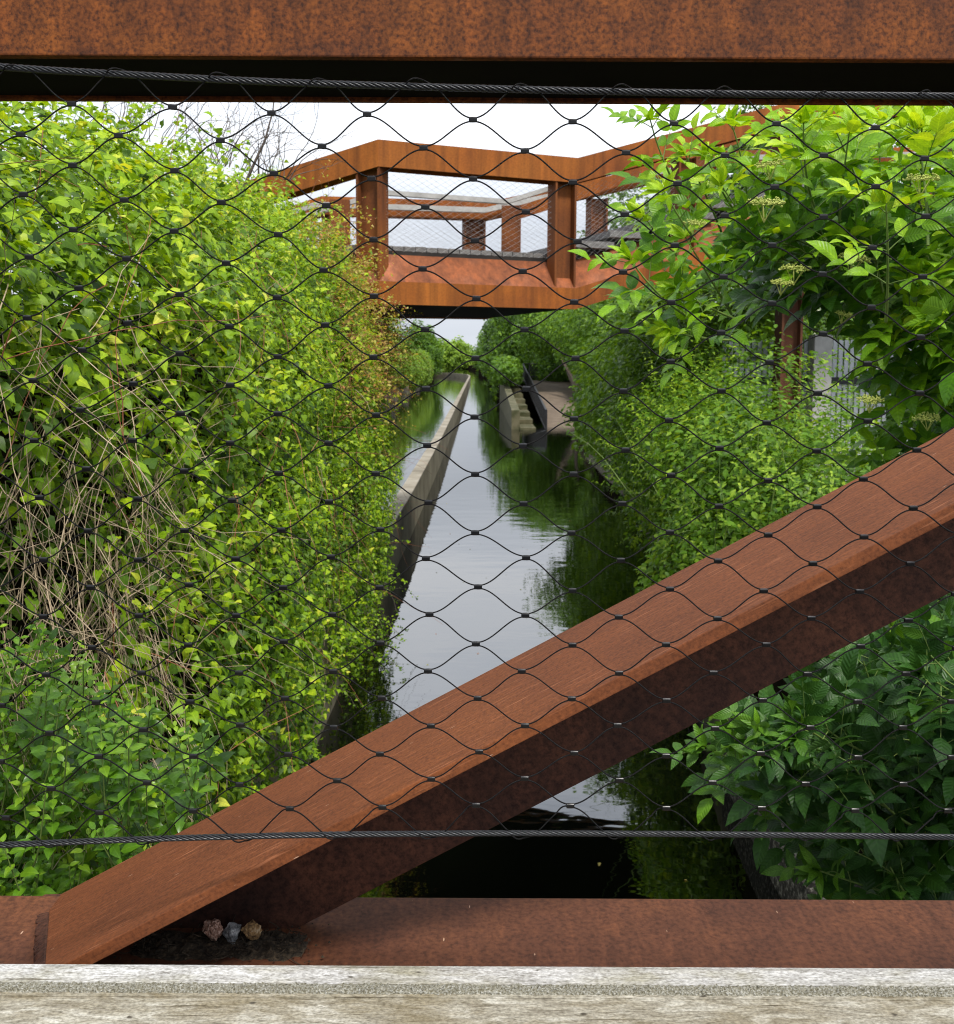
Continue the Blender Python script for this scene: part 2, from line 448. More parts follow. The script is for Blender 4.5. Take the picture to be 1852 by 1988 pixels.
CLUMP = T([(0, 0, 0), (-.25, .4, .1), (0, 1, -.1), (.25, .4, .05), (.1, .1, .1), (.5, .25, .25), (.75, .75, 0), (.35, .55, -.1), (-.1, .1, -.1), (-.55, .2, .1), (-.75, .65, -.15), (-.35, .55, .1)],
          [(0, 3, 2, 1), (4, 5, 6, 7), (8, 9, 10, 11)])


def unit(a):
    return a / np.maximum(np.linalg.norm(a, axis=1, keepdims=True), 1e-9)


def leaves(name, tpl, pos, nrm, dirn, size, tint, mat, parent=None, widths=None):
    """one mesh of many leaves"""
    tv, tf = tpl
    n = len(pos)
    Z = unit(np.asarray(nrm, dtype=np.float64))
    Y = np.asarray(dirn, dtype=np.float64)
    Y = unit(Y - Z * (Y * Z).sum(1, keepdims=True))
    X = np.cross(Y, Z)
    loc = tv[None, :, :] * np.asarray(size)[:, None, None]
    if widths is not None:
        loc = loc.copy()
        loc[:, :, 0] *= np.asarray(widths)[:, None]
    P = np.asarray(pos)[:, None, :] + loc[:, :, 0:1] * X[:, None, :] + loc[:, :, 1:2] * Y[:, None, :] + loc[:, :, 2:3] * Z[:, None, :]
    k = len(tv)
    flat = np.concatenate([np.array(f) for f in tf])
    cnt = np.array([len(f) for f in tf])
    li = (flat[None, :] + (np.arange(n) * k)[:, None]).ravel().astype(np.int32)
    tot = np.tile(cnt, n)
    st = np.concatenate([[0], np.cumsum(tot)[:-1]]).astype(np.int32)
    me = bpy.data.meshes.new(name)
    me.vertices.add(n * k)
    me.vertices.foreach_set('co', P.astype(np.float32).ravel())
    me.loops.add(len(li))
    me.loops.foreach_set('vertex_index', li)
    me.polygons.add(len(tot))
    me.polygons.foreach_set('loop_start', st)
    at_ = me.attributes.new('tint', 'FLOAT', 'POINT')
    at_.data.foreach_set('value', np.repeat(np.clip(tint, 0, 1), k).astype(np.float32))
    rb = me.attributes.new('rib', 'FLOAT_VECTOR', 'POINT')
    rv = np.stack([np.abs(tv[:, 0]) / max(1e-6, np.abs(tv[:, 0]).max()), tv[:, 1], tv[:, 2] * 0], 1)
    rb.data.foreach_set('vector', np.tile(rv, (n, 1)).astype(np.float32).ravel())
    me.materials.append(mat)
    me.update(calc_edges=True)
    me.polygons.foreach_set('use_smooth', np.ones(len(tot), dtype=bool))
    o = bpy.data.objects.new(name, me)
    link(o)
    if parent is not None:
        o.parent = parent
        if parent.type == 'EMPTY':
            o.matrix_parent_inverse = Matrix.Translation(-Vector(parent.location))
    return o


def sn(p, s, ph=0.0):
    """cheap smooth pseudo-noise in about -1..1 for arrays of points"""
    x, y, z = p[:, 0] * s, p[:, 1] * s, p[:, 2] * s
    return (np.sin(x * 1.3 + 1.7 * np.sin(y * .9 + ph) + ph) + np.sin(y * 1.7 + 1.3 * np.sin(z * 1.1 + 2 * ph)) + np.sin(z * 1.5 + 1.9 * np.sin(x * 1.2 + ph * 3))) / 3


def curve_pts(p, d, length, n=7, wob=0.25, sag=0.0):
    """a wandering stem from p"""
    p, d = Vector(p), Vector(d).normalized()
    out = [p.copy()]
    for i in range(n - 1):
        d = (d + Vector((random.uniform(-wob, wob), random.uniform(-wob, wob), random.uniform(-wob, wob) - sag))).normalized()
        p = p + d * (length / (n - 1))
        out.append(p.copy())
    return out


# ------------------------------------------------------------------ the setting: water, banks, sky
m, nt, out = new_mat('canal_water')
p = N(nt, 'ShaderNodeBsdfPrincipled')
p.inputs['Base Color'].default_value = (0.0015, 0.002, 0.001, 1)
p.inputs['Roughness'].default_value = 0.025
p.inputs['IOR'].default_value = 2.25
v1 = coords(nt, (1.6, 3.2, 1))
w1 = noise_tex(nt, v1, 0.9, 3, 0.5)
w2 = noise_tex(nt, coords(nt, (1.0, 2.0, 1)), 0.28, 2, 0.5)
ws = N(nt, 'ShaderNodeMath', operation='ADD')
nt.links.new(w1, ws.inputs[0])
nt.links.new(w2, ws.inputs[1])
b = N(nt, 'ShaderNodeBump')
b.inputs['Strength'].default_value = 0.038
b.inputs['Distance'].default_value = 0.09
nt.links.new(ws.outputs[0], b.inputs['Height'])
nt.links.new(b.outputs[0], p.inputs['Normal'])
nt.links.new(p.outputs[0], out.inputs[0])
MAT['water'] = m

mb = MB()
mb.add([(-60, -40, WATER), (60, -40, WATER), (60, 900, WATER), (-60, 900, WATER)], [(0, 1, 2, 3)])
tag(mb.build('water', MAT['water']), kind='structure')
mb = MB()
mb.add([(-1500, -300, -3.6), (1500, -300, -3.6), (1500, 2500, -3.6), (-1500, 2500, -3.6)], [(0, 1, 2, 3)])
tag(mb.build('ground', MAT['earth']), kind='structure')
mb = MB()
mb.prism([(-1.38, -12), (-1.38, 11.6), (-1.9, 12.4), (-6.2, 13.5), (-6.2, 118), (-9, 200), (-16, 330), (-40, 620), (-40, 900), (-700, 900), (-700, -12)], -3.7, -1.55)
mb.prism([(-1.95, -2), (-1.95, 10.8), (-2.6, 11.4), (-14, 11.4), (-14, -2)], -1.549, 0.25)  # unseen core added inside the hedge, blocks sky and keeps gaps dark
tag(mb.build('left_bank_and_blocker', MAT['earth'], fix=True), kind='structure')
mb = MB()
mb.prism([(1.98, -12), (1.98, 6.2), (2.2, 8.2), (3.0, 13), (3.78, 20), (3.98, 24), (4.08, 33), (6.4, 41.5), (6.4, 64.5), (1.55, 64.5), (1.6, 90), (1.6, 150), (-1.5, 300), (-14, 500), (-40, 620), (-30, 900), (700, 900), (700, -12)], -3.7, -1.7)
tag(mb.build('right_bank', MAT['earth'], fix=True), kind='structure')

n_fl = 90
fp = np.stack([rng.uniform(-1.0, 1.8, n_fl), rng.uniform(4.5, 30, n_fl), np.full(n_fl, WATER + .003)], 1)
FLOAT_BITS = (fp, rng.normal(0, .12, (n_fl, 3)) + np.array([0, 0, 1]), rng.normal(0, 1, (n_fl, 3)) * np.array([1, 1, 0]), rng.uniform(.012, .04, n_fl), rng.random(n_fl))

# kerb along the near right bank
mb = MB()
pth = [(1.72, -3), (1.72, 5.2), (1.78, 6.6)]
for i in range(len(pth) - 1):
    (x0, y0), (x1, y1) = pth[i], pth[i + 1]
    mb.add([(x0, y0, -3.3), (x1, y1, -3.3), (x1, y1, -2.72), (x0, y0, -2.72), (x0 + .27, y0, -3.3), (x1 + .27, y1, -3.3), (x1 + .27, y1, -2.66), (x0 + .27, y0, -2.66)],
           [(0, 1, 2, 3), (3, 2, 6, 7), (4, 7, 6, 5)] + ([(0, 3, 7, 4)] if i == 0 else []) + ([(1, 5, 6, 2)] if i == len(pth) - 2 else []))
tag(mb.build('bank_kerb', MAT['gravel'], fix=True), 'low gritty concrete kerb along the waterline under the lower right elder', 'kerb')

mb = MB()
mb.sweep([(1.78, 6.605, 0), (1.92, 8, 0), (2.7, 13, 0), (3.5, 20, 0), (3.7, 24, 0), (3.8, 33, 0)], [(0, -3.4), (0, -2.62), (-.27, -2.6), (-.27, -3.4)])
tag(mb.build('retaining_wall', MAT['wet_concrete'], fix=True), 'low dark stained wall along the right waterline below the bramble thicket', 'wall')

# the long thin wall that divides the canal
W = empty('canal_wall', (-1.17, 60, WATER), 'long thin concrete wall dividing the canal down the middle and bending left far off', 'wall')
mb = MB()
top = MB()
wp = [(-1.27, 3.5, 0), (-1.22, 10, 0), (-1.12, 16, 0), (-1.05, 28, 0), (-1.03, 60, 0), (-1.0, 140, 0), (-1.5, 156, 0), (-5, 176, 0), (-14, 190, 0)]
mb.sweep([(x, y, WATER) for x, y, _ in wp], [(0.0, -0.5), (0.0, 0.70), (0.22, 0.70), (0.22, -0.5)])
mb.build('wall_body', MAT['wet_concrete'], W, fix=True)
top.sweep([(x, y, WATER) for x, y, _ in wp], [(-0.006, 0.702), (-0.006, 0.735), (0.226, 0.735), (0.226, 0.702)])
top.build('coping', MAT['concrete'], W, fix=True)

# bank wall under the vines on the far left
mb = MB()
mb.box(-6.35, -6.05, 58, 118, -3.6, -1.45)
tag(mb.build('retaining_wall', MAT['wet_concrete'], bevel=0.02), 'stained bank wall under hanging vines on the left side of the canal', 'wall')

# slipway with its stepped wall and black railing on the right
mb = MB()
mb.add([(3.05, 41.5, -3.15), (6.3, 41.5, -3.15), (6.3, 62, -1.35), (3.05, 62, -1.35), (3.05, 64.4, -1.3), (6.3, 64.4, -1.3)], [(0, 1, 2, 3), (3, 2, 5, 4)])
tag(mb.build('ramp', MAT['brick']), kind='structure')
mb = MB()
mb.add([(6.1, 41.2, -3.4), (6.38, 41.2, -3.4), (6.38, 64, -3.4), (6.1, 64, -3.4), (6.1, 41.2, -2.4), (6.38, 41.2, -2.4), (6.38, 64, -.6), (6.1, 64, -.6)],
       [(0, 3, 2, 1), (4, 5, 6, 7), (0, 1, 5, 4), (1, 2, 6, 5), (2, 3, 7, 6), (3, 0, 4, 7)])
tag(mb.build('ramp_wall', MAT['concrete'], fix=True), 'sloping concrete side wall to the right of the brown slipway', 'wall')
SW = empty('slipway_wall', (2.2, 50, WATER), 'tall grey concrete wall with mossy steps to the left of the slipway', 'wall')
mb = MB()
mb.add([(1.5, 41.6, -3.5), (1.86, 41.6, -3.5), (1.86, 64, -3.5), (1.5, 64, -3.5), (1.5, 41.6, -2.15), (1.86, 41.6, -2.15), (1.86, 64, -.9), (1.5, 64, -.9)],
       [(0, 3, 2, 1), (4, 5, 6, 7), (0, 1, 5, 4), (1, 2, 6, 5), (2, 3, 7, 6), (3, 0, 4, 7)])
mb.build('wall_face', MAT['moss'], SW, bevel=0.02)
mb = MB()
for i in range(9):
    y0 = 41.3 + i * 2.4
    mb.box(1.87, 2.55, y0, y0 + 2.395, -3.5, -2.9 + i * 0.21)
mb.build('steps', MAT['moss'], SW, fix=True)
RL = empty('railing', (3.0, 42, -3), 'black metal railing stepping down beside the mossy slipway steps', 'railing')
mb, bars = MB(), MB()
rp = [Vector((3.02, 41.6, -2.15)), Vector((3.02, 63, -0.2)), Vector((3.5, 64.2, -0.2)), Vector((6.2, 64.2, -0.2))]
mb.tube(rp, 0.045, 6)
mb.tube([q - Vector((0, 0, .85)) for q in rp], 0.035, 6)
mb.build('rail', MAT['rail_black'], RL)
for a, b_, k in ((rp[0], rp[1], 90), (rp[2], rp[3], 22)):
    bars = MB()
    for i in range(k + 1):
        q = a.lerp(b_, i / k)
        bars.tube([q - Vector((0, 0, 1.0)), q], 0.022 if i % 15 else 0.05, 4)
    bars.build('bars', MAT['rail_black'], RL)

# ------------------------------------------------------------------ the footbridge we look through
B = empty('footbridge', (0, 1.15, -0.765), 'near rusty weathering steel footbridge side with top beam, diagonal brace and bleached deck board', 'footbridge')
XL, XR = -1.6, 1.9
mb = MB()
mb.sweep([(XL, 1.109, 0.339), (XR, 1.109, 0.339)], [(0, 0), (0, .27), (.195, .27), (.195, 0.0), (.183, 0.0), (.183, .255), (.014, .255), (.014, 0)])
tb = mb.build('top_chord', MAT['beam_rust'], B, bevel=0.002)
mb = MB()
mb.box(XL, XR, 1.0, 1.30, -1.03, -0.765)
bc = mb.build('bottom_chord', MAT['chord_rust'], B, bevel=0.004)
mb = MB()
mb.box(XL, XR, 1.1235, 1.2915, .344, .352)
mb.build('shade_plate', MAT['shade_black'], B)  # added plate; its near-black colour stands in for shade inside the beam
# diagonal brace: a T of flange and web, in its own axes (local x runs up the slope)
ANG = math.atan(0.543)
br_loc = Vector((-0.588, 1.05, -0.7625))
x_axis = Vector((math.cos(ANG), 0, math.sin(ANG)))


def brace_part(name, mbb, mat, parent, bevel):
    o = mbb.build(name, mat, None, bevel=bevel)
    o.parent = parent
    return o


DB = bpy.data.objects.new('diagonal_brace', None)
link(DB)
DB.parent = B
DB.location = br_loc - Vector(B.location)
DB.rotation_euler = (0, -ANG, 0)
mb = MB()
LEN = 2.6
f0, f1, th = 0.0, 0.255, 0.0155
sk = 0.0
mb.add([(0.098, f0, 0), (LEN, f0, 0), (LEN, f1, 0), (-0.026, f1, 0), (0.106, f0, -th), (LEN, f0, -th), (LEN, f1, -th), (-0.018, f1, -th)],
       [(0, 1, 2, 3), (4, 7, 6, 5), (0, 4, 5, 1), (1, 5, 6, 2), (2, 6, 7, 3), (3, 7, 4, 0)])
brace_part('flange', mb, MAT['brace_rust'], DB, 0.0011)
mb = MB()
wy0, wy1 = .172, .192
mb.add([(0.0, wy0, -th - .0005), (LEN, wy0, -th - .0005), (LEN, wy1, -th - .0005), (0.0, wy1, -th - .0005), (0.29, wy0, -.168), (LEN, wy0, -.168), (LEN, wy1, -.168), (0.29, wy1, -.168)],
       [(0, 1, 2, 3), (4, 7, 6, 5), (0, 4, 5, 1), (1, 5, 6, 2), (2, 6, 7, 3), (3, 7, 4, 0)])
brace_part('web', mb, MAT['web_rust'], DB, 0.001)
mb = MB()
nw, nh = 60, 7
for i in range(nw):
    t = i / (nw - 1)
    lx, ly = 0.098 - .124 * t, 0.255 * t
    wx, wz = br_loc.x + lx * math.cos(ANG), br_loc.z + lx * math.sin(ANG)
    wy = br_loc.y + ly
    zt, zb = wz - .001, -.766
    for j in range(nh):
        k = j / (nh - 1)
        bulge = .011 * math.sin(math.pi * min(1, k * 1.1)) + .004 * k + .004 * noise.noise(Vector((i * .9, j * 1.3, 0))) * (1 if 0 < j else .3)
        mb.v.append((wx - .002 - bulge, wy - .4 * bulge, zt + (zb - zt) * k))
    mb.v.append((wx + .02, wy, zb))
    mb.v.append((wx + .02, wy, zt - .004))
q_ = nh + 2
mb.f = [(i * q_ + j, (i + 1) * q_ + j, (i + 1) * q_ + (j + 1) % q_, i * q_ + (j + 1) % q_) for i in range(nw - 1) for j in range(q_)]
mb.f += [tuple(range(q_)), tuple((nw - 1) * q_ + j for j in range(q_))[::-1]]
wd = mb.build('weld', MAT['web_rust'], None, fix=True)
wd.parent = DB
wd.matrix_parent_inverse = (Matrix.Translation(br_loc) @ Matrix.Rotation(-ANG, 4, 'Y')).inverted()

# deck boards: one shows, the rest run back under the camera
for k in range(4):
    mb = MB()
    y1 = 0.992 - k * 0.152
    prof = []
    mb.sweep([(XL, y1 - .147, 0), (XR, y1 - .147, 0)],
             [(.147, -.70), (.147, -.667), (.143, -.662), (.136, -.660), (.110, -.660), (.0505, -.660 + .0)] [:5] + [(.112, -.6605), (.0905, -.6605), (.0905, -.662), (.006, -.662), (.0, -.667), (.0, -.70)][1:])
    o = mb.build('deck_board', MAT['deck_wood'], B, fix=True)
    g_ = bpy.data.meshes.new('grit_strip')
    nx, ny = 1400, 8
    xs = np.linspace(XL, XR, nx)
    ys = np.linspace(y1 - .0525, y1 - .0385, ny)
    if k == 0:
        zz = -0.6585 + rng.random((nx, ny)) * 0.0032
        zz[:, 0] = zz[:, -1] = -.662
        co = np.zeros((nx, ny, 3), dtype=np.float32)
        co[:, :, 0] = xs[:, None] + rng.normal(0, .0004, (nx, ny))
        co[:, :, 1] = ys[None, :] + rng.normal(0, .0006, (nx, ny))
        co[:, :, 2] = zz
        gm = MB()
        gm.v = [tuple(c) for c in co.reshape(-1, 3)]
        gm.f = [(i * ny + j, (i + 1) * ny + j, (i + 1) * ny + j + 1, i * ny + j + 1) for i in range(nx - 1) for j in range(ny - 1)]
        s_ = gm.build('grit_strip', MAT['grit'], None)
        s_.parent = o
        ed = MB()
        ed.sweep([(XL, y1 - .038, 0), (XR, y1 - .038, 0)], [(0, -.661), (0, -.6588), (.026, -.6588), (.0335, -.6608), (.0385, -.666), (.0385, -.695), (.037, -.695), (.037, -.668), (.03, -.662)])
        e_ = ed.build('edge_band', MAT['deck_edge'], None, fix=True)
        e_.parent = o

# dirt and stones lying on the bottom chord
mb = MB()
nx, ny = 60, 14
for i in range(nx):
    for j in range(ny):
        x = -0.46 + 0.25 * i / (nx - 1)
        y = 1.15 + 0.07 * j / (ny - 1)
        e = min(i, nx - 1 - i) / 12
        f_ = min(j, ny - 1 - j) / 3
        h = min(1, e) * min(1, f_) * (0.003 + 0.006 * abs(noise.noise(Vector((x * 60, y * 60, 0)))) + 0.004 * random.random()) - 0.0015
        mb.v.append((x, y + .01 * noise.noise(Vector((x * 30, 3, 0))), -0.765 + h))
mb.f = [(i * ny + j, (i + 1) * ny + j, (i + 1) * ny + j + 1, i * ny + j + 1) for i in range(nx - 1) for j in range(ny - 1)]
for _ in range(110):
    x, y = random.uniform(-.47, -.18), random.uniform(1.14, 1.225)
    s_ = random.uniform(.001, .0034)
    c_ = Vector((x, y, -.7605 + s_ * .4))
    mb.add([c_ + Vector((random.uniform(.5, 1), 0, 0)) * s_, c_ - Vector((random.uniform(.5, 1), 0, 0)) * s_, c_ + Vector((0, random.uniform(.5, 1), 0)) * s_, c_ - Vector((0, random.uniform(.5, 1), 0)) * s_, c_ + Vector((0, 0, random.uniform(.4, 1))) * s_, c_ - Vector((0, 0, .6)) * s_],
           [(0, 2, 4), (2, 1, 4), (1, 3, 4), (3, 0, 4), (2, 0, 5), (1, 2, 5), (3, 1, 5), (0, 3, 5)])
for _ in range(120):
    x, y = random.uniform(-.45, -.22), random.uniform(1.15, 1.215)
    q = curve_pts((x, y, -.759), (random.uniform(-1, 1), random.uniform(-.6, .6), random.uniform(-.1, .25)), random.uniform(.008, .03), 3)
    mb.tube(q, .0007, 3)
tag(mb.build('dirt', MAT['dirt']), kind='stuff')


def stone(label, u, v, Y, r, mat, seed, squash=(1, 1, 1)):
    bm = bmesh.new()
    bmesh.ops.create_icosphere(bm, subdivisions=4, radius=1)
    rr = random.Random(seed)
    planes = [(Vector((rr.gauss(0, 1), rr.gauss(0, 1), rr.gauss(0, 1))).normalized(), rr.uniform(.55, .85)) for _ in range(13)]
    for vtx in bm.verts:
        c = vtx.co
        for n_, d_ in planes:
            k = c.dot(n_) - d_
            if k > 0: c -= n_ * k * .9
        c *= 1 + .16 * noise.noise(c * 2.6 + Vector((seed, 0, 0))) + .08 * noise.noise(c * 7 + Vector((seed, 2, 0))) + .05 * noise.noise(c * 17 + Vector((seed, 2, 0)))
        vtx.co = Vector((c.x * squash[0], c.y * squash[1], c.z * squash[2])) * r
    zmin = min(vtx.co.z for vtx in bm.verts)
    me = bpy.data.meshes.new('stone')
    bm.to_mesh(me)
    bm.free()
    me.materials.append(mat)
    o = bpy.data.objects.new('stone', me)
    pt = at(u, v, Y)
    o.location = (pt.x, Y, -0.7605 - zmin)
    link(o)
    tag(o, label, 'stone', 'stones lying on the bottom beam')


stone('pinkish red crumbly stone on the steel beam, left of the two other stones', 416, 1812, 1.188, .0152, MAT['granite_pink'], 3, (1, .9, .95))
stone('grey pointed stone between the pink stone and the brown stone', 451, 1815, 1.186, .0142, MAT['stone_grey'], 11, (.95, .9, 1.05))
stone('brown rusty stone on the steel beam, right of the grey stone', 488, 1815, 1.188, .0145, MAT['stone_brown'], 23, (1.05, .9, .9))

# ------------------------------------------------------------------ the cable net
NY = 1.014
top_pts = [(-150, 116), (0, 131), (250, 145), (500, 158.5), (800, 168), (1000, 173.5), (1200, 178), (1400, 182), (1852, 187), (2100, 189)]
bot_pts = [(-150, 1648), (0, 1640), (300, 1628), (600, 1620.5), (1000, 1617), (1400, 1619.5), (1852, 1625), (2100, 1628)]


def z_on(pts, x):
    w = [at(u, v, NY) for u, v in pts]
    return float(np.interp(x, [q.x for q in w], [q.z for q in w]))


NET = empty('cable_net', (0, NY, -0.52), 'black stainless wire net with crimped sleeves stretched across the bridge side', 'wire net')
PER = 0.1043
X0 = at(926, 230, NY).x
HR = 26
mb = MB()


def row_z(k, x):
    zt, zb = z_on(top_pts, x), z_on(bot_pts, x)
    # the net hangs level: only its upper rows follow the sloping cable
    k1 = k / HR
    return zt + (zb - zt) * k1


SHEAR = lambda k: -0.004 + 0.008 * (k / HR)
jit = {}


def node_jit(k, c):
    if (k, c) not in jit:
        r_ = random.Random(k * 1000 + c + 77)
        jit[(k, c)] = (r_.gauss(0, .0016), r_.gauss(0, .0012))
    return jit[(k, c)]


SEG = 20
xa, xb = -0.80, 0.80
for k in range(HR):
    pts = []
    cmin, cmax = -16, 16           # half-columns
    for c in range(cmin, cmax):
        # node at half column c: crest (row k) when parity matches, else trough (row k+1)
        def node(cc):
            crest = (cc + k) % 2 == 1
            kk = k if crest else k + 1
            jx, jz = node_jit(kk, cc)
            x = X0 + cc * PER / 2 + SHEAR(kk) + jx
            z = row_z(kk, x) + jz + (-0.0017 if crest else 0.0017)
            y = NY
            if kk == 0: z, y = z + 0.0072, NY
            if kk == HR: z, y = z - 0.0066, NY
            return Vector((x, y, z)), kk
        (a, ka), (b_, kb) = node(c), node(c + 1)
        for s in range(SEG):
            t = s / SEG
            flat = 0.03
            tt = 0 if t < flat else 1 if t > 1 - flat else (t - flat) / (1 - 2 * flat)
            e = 0.5 - 0.5 * math.cos(math.pi * tt)
            e = e * .88 + .12 * tt
            yy = NY
            near_crest = max(0.0, 1 - (t if ka == 0 else 1 - t) / .3)
            if ka == 0: yy = NY + 0.0062 * math.sin(math.pi * (1 - near_crest)) if near_crest > 0 else NY      # down behind the cable
            if kb == 0: yy = NY - 0.0062 * math.sin(math.pi * (1 - near_crest)) if near_crest > 0 else NY      # up over its front
            if kb == HR: yy = NY - 0.0052 * math.sin(math.pi * (1 - near_crest)) if near_crest > 0 else NY
            if ka == HR: yy = NY + 0.0052 * math.sin(math.pi * (1 - near_crest)) if near_crest > 0 else NY
            q = a.lerp(b_, t)
            pts.append(Vector((q.x, yy, a.z + (b_.z - a.z) * e)))
    mb.tube(pts, 0.00082, 6, cap=False)
mb.build('wire_mesh', MAT['wire'], NET, smooth=True)


def ferrule_mb():
    f = MB()
    n = 12
    ring = []
    for k in range(n):
        a = 2 * math.pi * k / n
        y, z = .0017 * math.cos(a), .0017 * math.sin(a)
        z += .0011 * (1 if z > 0 else -1)
        ring.append((y, z))
    xs = [(-.0044, .8), (-.004, 1.0), (-.001, 1.05), (.001, 1.05), (.004, 1.0), (.0044, .8)]
    f.v = [(x, y * s, z * s) for x, s in xs for y, z in ring]
    f.f = [(i * n + k, i * n + (k + 1) % n, (i + 1) * n + (k + 1) % n, (i + 1) * n + k) for i in range(len(xs) - 1) for k in range(n)]
    f.f += [tuple(range(n))[::-1], tuple((len(xs) - 1) * n + k for k in range(n))]
    return f


nodes = []
for k in range(1, HR):
    for c in range(-11, 12):
        if (c + k) % 2 == 1:
            jx, jz = node_jit(k, c)
            x = X0 + c * PER / 2 + SHEAR(k) + jx
            if abs(x) < 0.56:
                nodes.append((x, row_z(k, x) + jz))
nodes.sort(key=lambda q: -q[1])
proto = None
rest = MB()
fm = ferrule_mb()
for i, (x, z) in enumerate(nodes):
    if i < 100:
        if proto is None:
            proto = ferrule_mb().build('ferrule', MAT['ferrule'], None, smooth=False)
            o = proto
        else:
            o = proto.copy()
            C.objects.link(o)
        o.parent = NET
        o.location = Vector((x, NY, z)) - Vector(NET.location)
        o.rotation_euler = (0, random.gauss(0, .04), 0)
    else:
        rest.add([(x + a, NY + b_, z + c_) for a, b_, c_ in fm.v], fm.f)
tag(rest.build('ferrule', MAT['ferrule'], NET), kind='stuff')


def strand_cable(pts_uv, name, r):
    c = MB()
    xs = np.linspace(-1.0, 1.0, 600)
    base = [Vector((x, NY, z_on(pts_uv, x))) for x in xs]
    # smooth the polyline
    zz = np.array([q.z for q in base])
    kern = np.ones(41) / 41
    zz = np.convolve(np.pad(zz, 20, mode='edge'), kern, 'valid')
    for st in range(6):
        ph = st * 2 * math.pi / 6
        line = []
        for i, x in enumerate(xs):
            a = ph + x * 2 * math.pi / 0.042
            line.append((x, NY + math.cos(a) * r * .68, zz[i] + math.sin(a) * r * .68))
        c.tube(line, r * .31, 6, cap=False)
    c.tube([(x, NY, z) for x, z in zip(xs[::6], zz[::6])], r * .5, 6)
    return c.build(name, MAT['cable'], NET, smooth=True)


strand_cable(top_pts, 'border_cable', .0038)
strand_cable(bot_pts, 'border_cable', .0035)

# ------------------------------------------------------------------ the zigzag bridge ahead
FB = empty('zigzag_footbridge', (0, 12, 0.58), 'rusty weathering steel footbridge spanning the canal ahead, zigzagging up steps to the right', 'footbridge')
SL = 0.32
near = [(-4.2, 11.3, -0.66), (-1.026, 10.0, 0), (1.104, 10.85, 0), (4.0, 11.75, 0.93), (9.5, 11.2, 0.97)]
far = [(-4.7, 13.8, -0.68), (-2.1, 13.05, 0), (0.15, 13.45, 0), (3.65, 14.5, 0.93), (9.8, 14.0, 0.97)]
ZB = 0.58


def at_path(path, s_from, s_to, t):
    return Vector(path[s_from]).lerp(Vector(path[s_to]), t)


def lift(path, z):
    return [(x, y, h + z) for x, y, h in path]


mb = MB()
mb.sweep(lift(near, 1.975), [(0, 0), (0, .27), (.24, .27), (.24, 0), (.225, 0), (.225, .255), (.016, .255), (.016, 0)])
mb.build('top_chord', MAT['far_rust'], FB, fix=True)
mb = MB()
mb.sweep(lift(near, ZB), [(0, 0), (0, .235), (.012, .235), (.012, 0)])
mb.build('bottom_chord', MAT['far_rust'], FB, fix=True)
mb = MB()
mb.sweep(lift(near, ZB), [(0.002, .2355), (.262, .54), (.28, .535), (.02, .225)])
mb.build('sloping_plate', MAT['far_rust_pale'], FB, fix=True)
mb = MB()
mb.sweep(lift(far, 1.945), [(0, 0), (0, .24), (.2, .24), (.2, 0)])
mb.build('top_chord', MAT['far_rust'], FB, fix=True)
mb = MB()
mb.sweep(lift(far, ZB), [(0, 0), (0, .5), (.2, .5), (.2, 0)])
mb.build('bottom_chord', MAT['far_rust'], FB, fix=True)
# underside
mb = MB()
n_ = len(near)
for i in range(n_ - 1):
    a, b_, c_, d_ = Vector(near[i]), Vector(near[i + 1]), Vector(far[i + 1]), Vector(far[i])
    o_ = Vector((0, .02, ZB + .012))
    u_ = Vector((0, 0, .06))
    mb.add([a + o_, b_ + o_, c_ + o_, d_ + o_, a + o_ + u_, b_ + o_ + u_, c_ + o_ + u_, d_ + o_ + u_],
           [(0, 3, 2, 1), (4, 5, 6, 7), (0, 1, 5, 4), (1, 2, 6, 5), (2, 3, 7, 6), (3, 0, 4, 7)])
mb.build('soffit', MAT['shade_black'], FB, fix=True)
# level deck with its dark edge angle
mb = MB()
inn = Vector((0, .3, 0))
a, b_, c_, d_ = (Vector(near[1]) + inn, Vector(near[2]) + inn, Vector(far[2]), Vector(far[1]))
for i in range(18):
    t0, t1 = i / 18, (i + .93) / 18
    q = [a.lerp(b_, t0), a.lerp(b_, t1), d_.lerp(c_, t1), d_.lerp(c_, t0)]
    mb.add([r_ + Vector((0, 0, 1.165)) for r_ in q] + [r_ + Vector((0, 0, 1.215 + random.uniform(-.004, .004))) for r_ in q],
           [(0, 3, 2, 1), (4, 5, 6, 7), (0, 1, 5, 4), (1, 2, 6, 5), (2, 3, 7, 6), (3, 0, 4, 7)])
mb.build('deck', MAT['tread'], FB)
mb = MB()
mb.sweep(lift(near, 1.09), [(.27, 0), (.27, .072), (.33, .072), (.33, 0)])
mb.build('deck_edge_angle', MAT['dark_steel'], FB, fix=True)


def stair(i0, i1, n):
    for k in range(n):
        t0, t1 = k / n, (k + 1.12) / n
        mb = MB()
        a0, a1 = Vector(near[i0]).lerp(Vector(near[i1]), t0), Vector(near[i0]).lerp(Vector(near[i1]), t1)
        b0, b1 = Vector(far[i0]).lerp(Vector(far[i1]), t0), Vector(far[i0]).lerp(Vector(far[i1]), t1)
        z = max(a0.z, a1.z) + 1.215
        sh = Vector((0, .16, 0))
        q = [a0 + sh, a1 + sh, b1, b0]
        q = [Vector((r_.x, r_.y, z)) for r_ in q]
        mb.add([r_ - Vector((0, 0, .075)) for r_ in q] + q, [(0, 3, 2, 1), (4, 5, 6, 7), (0, 1, 5, 4), (1, 2, 6, 5), (2, 3, 7, 6), (3, 0, 4, 7)])
        mb.build('stair_tread', MAT['tread'], FB, fix=True)


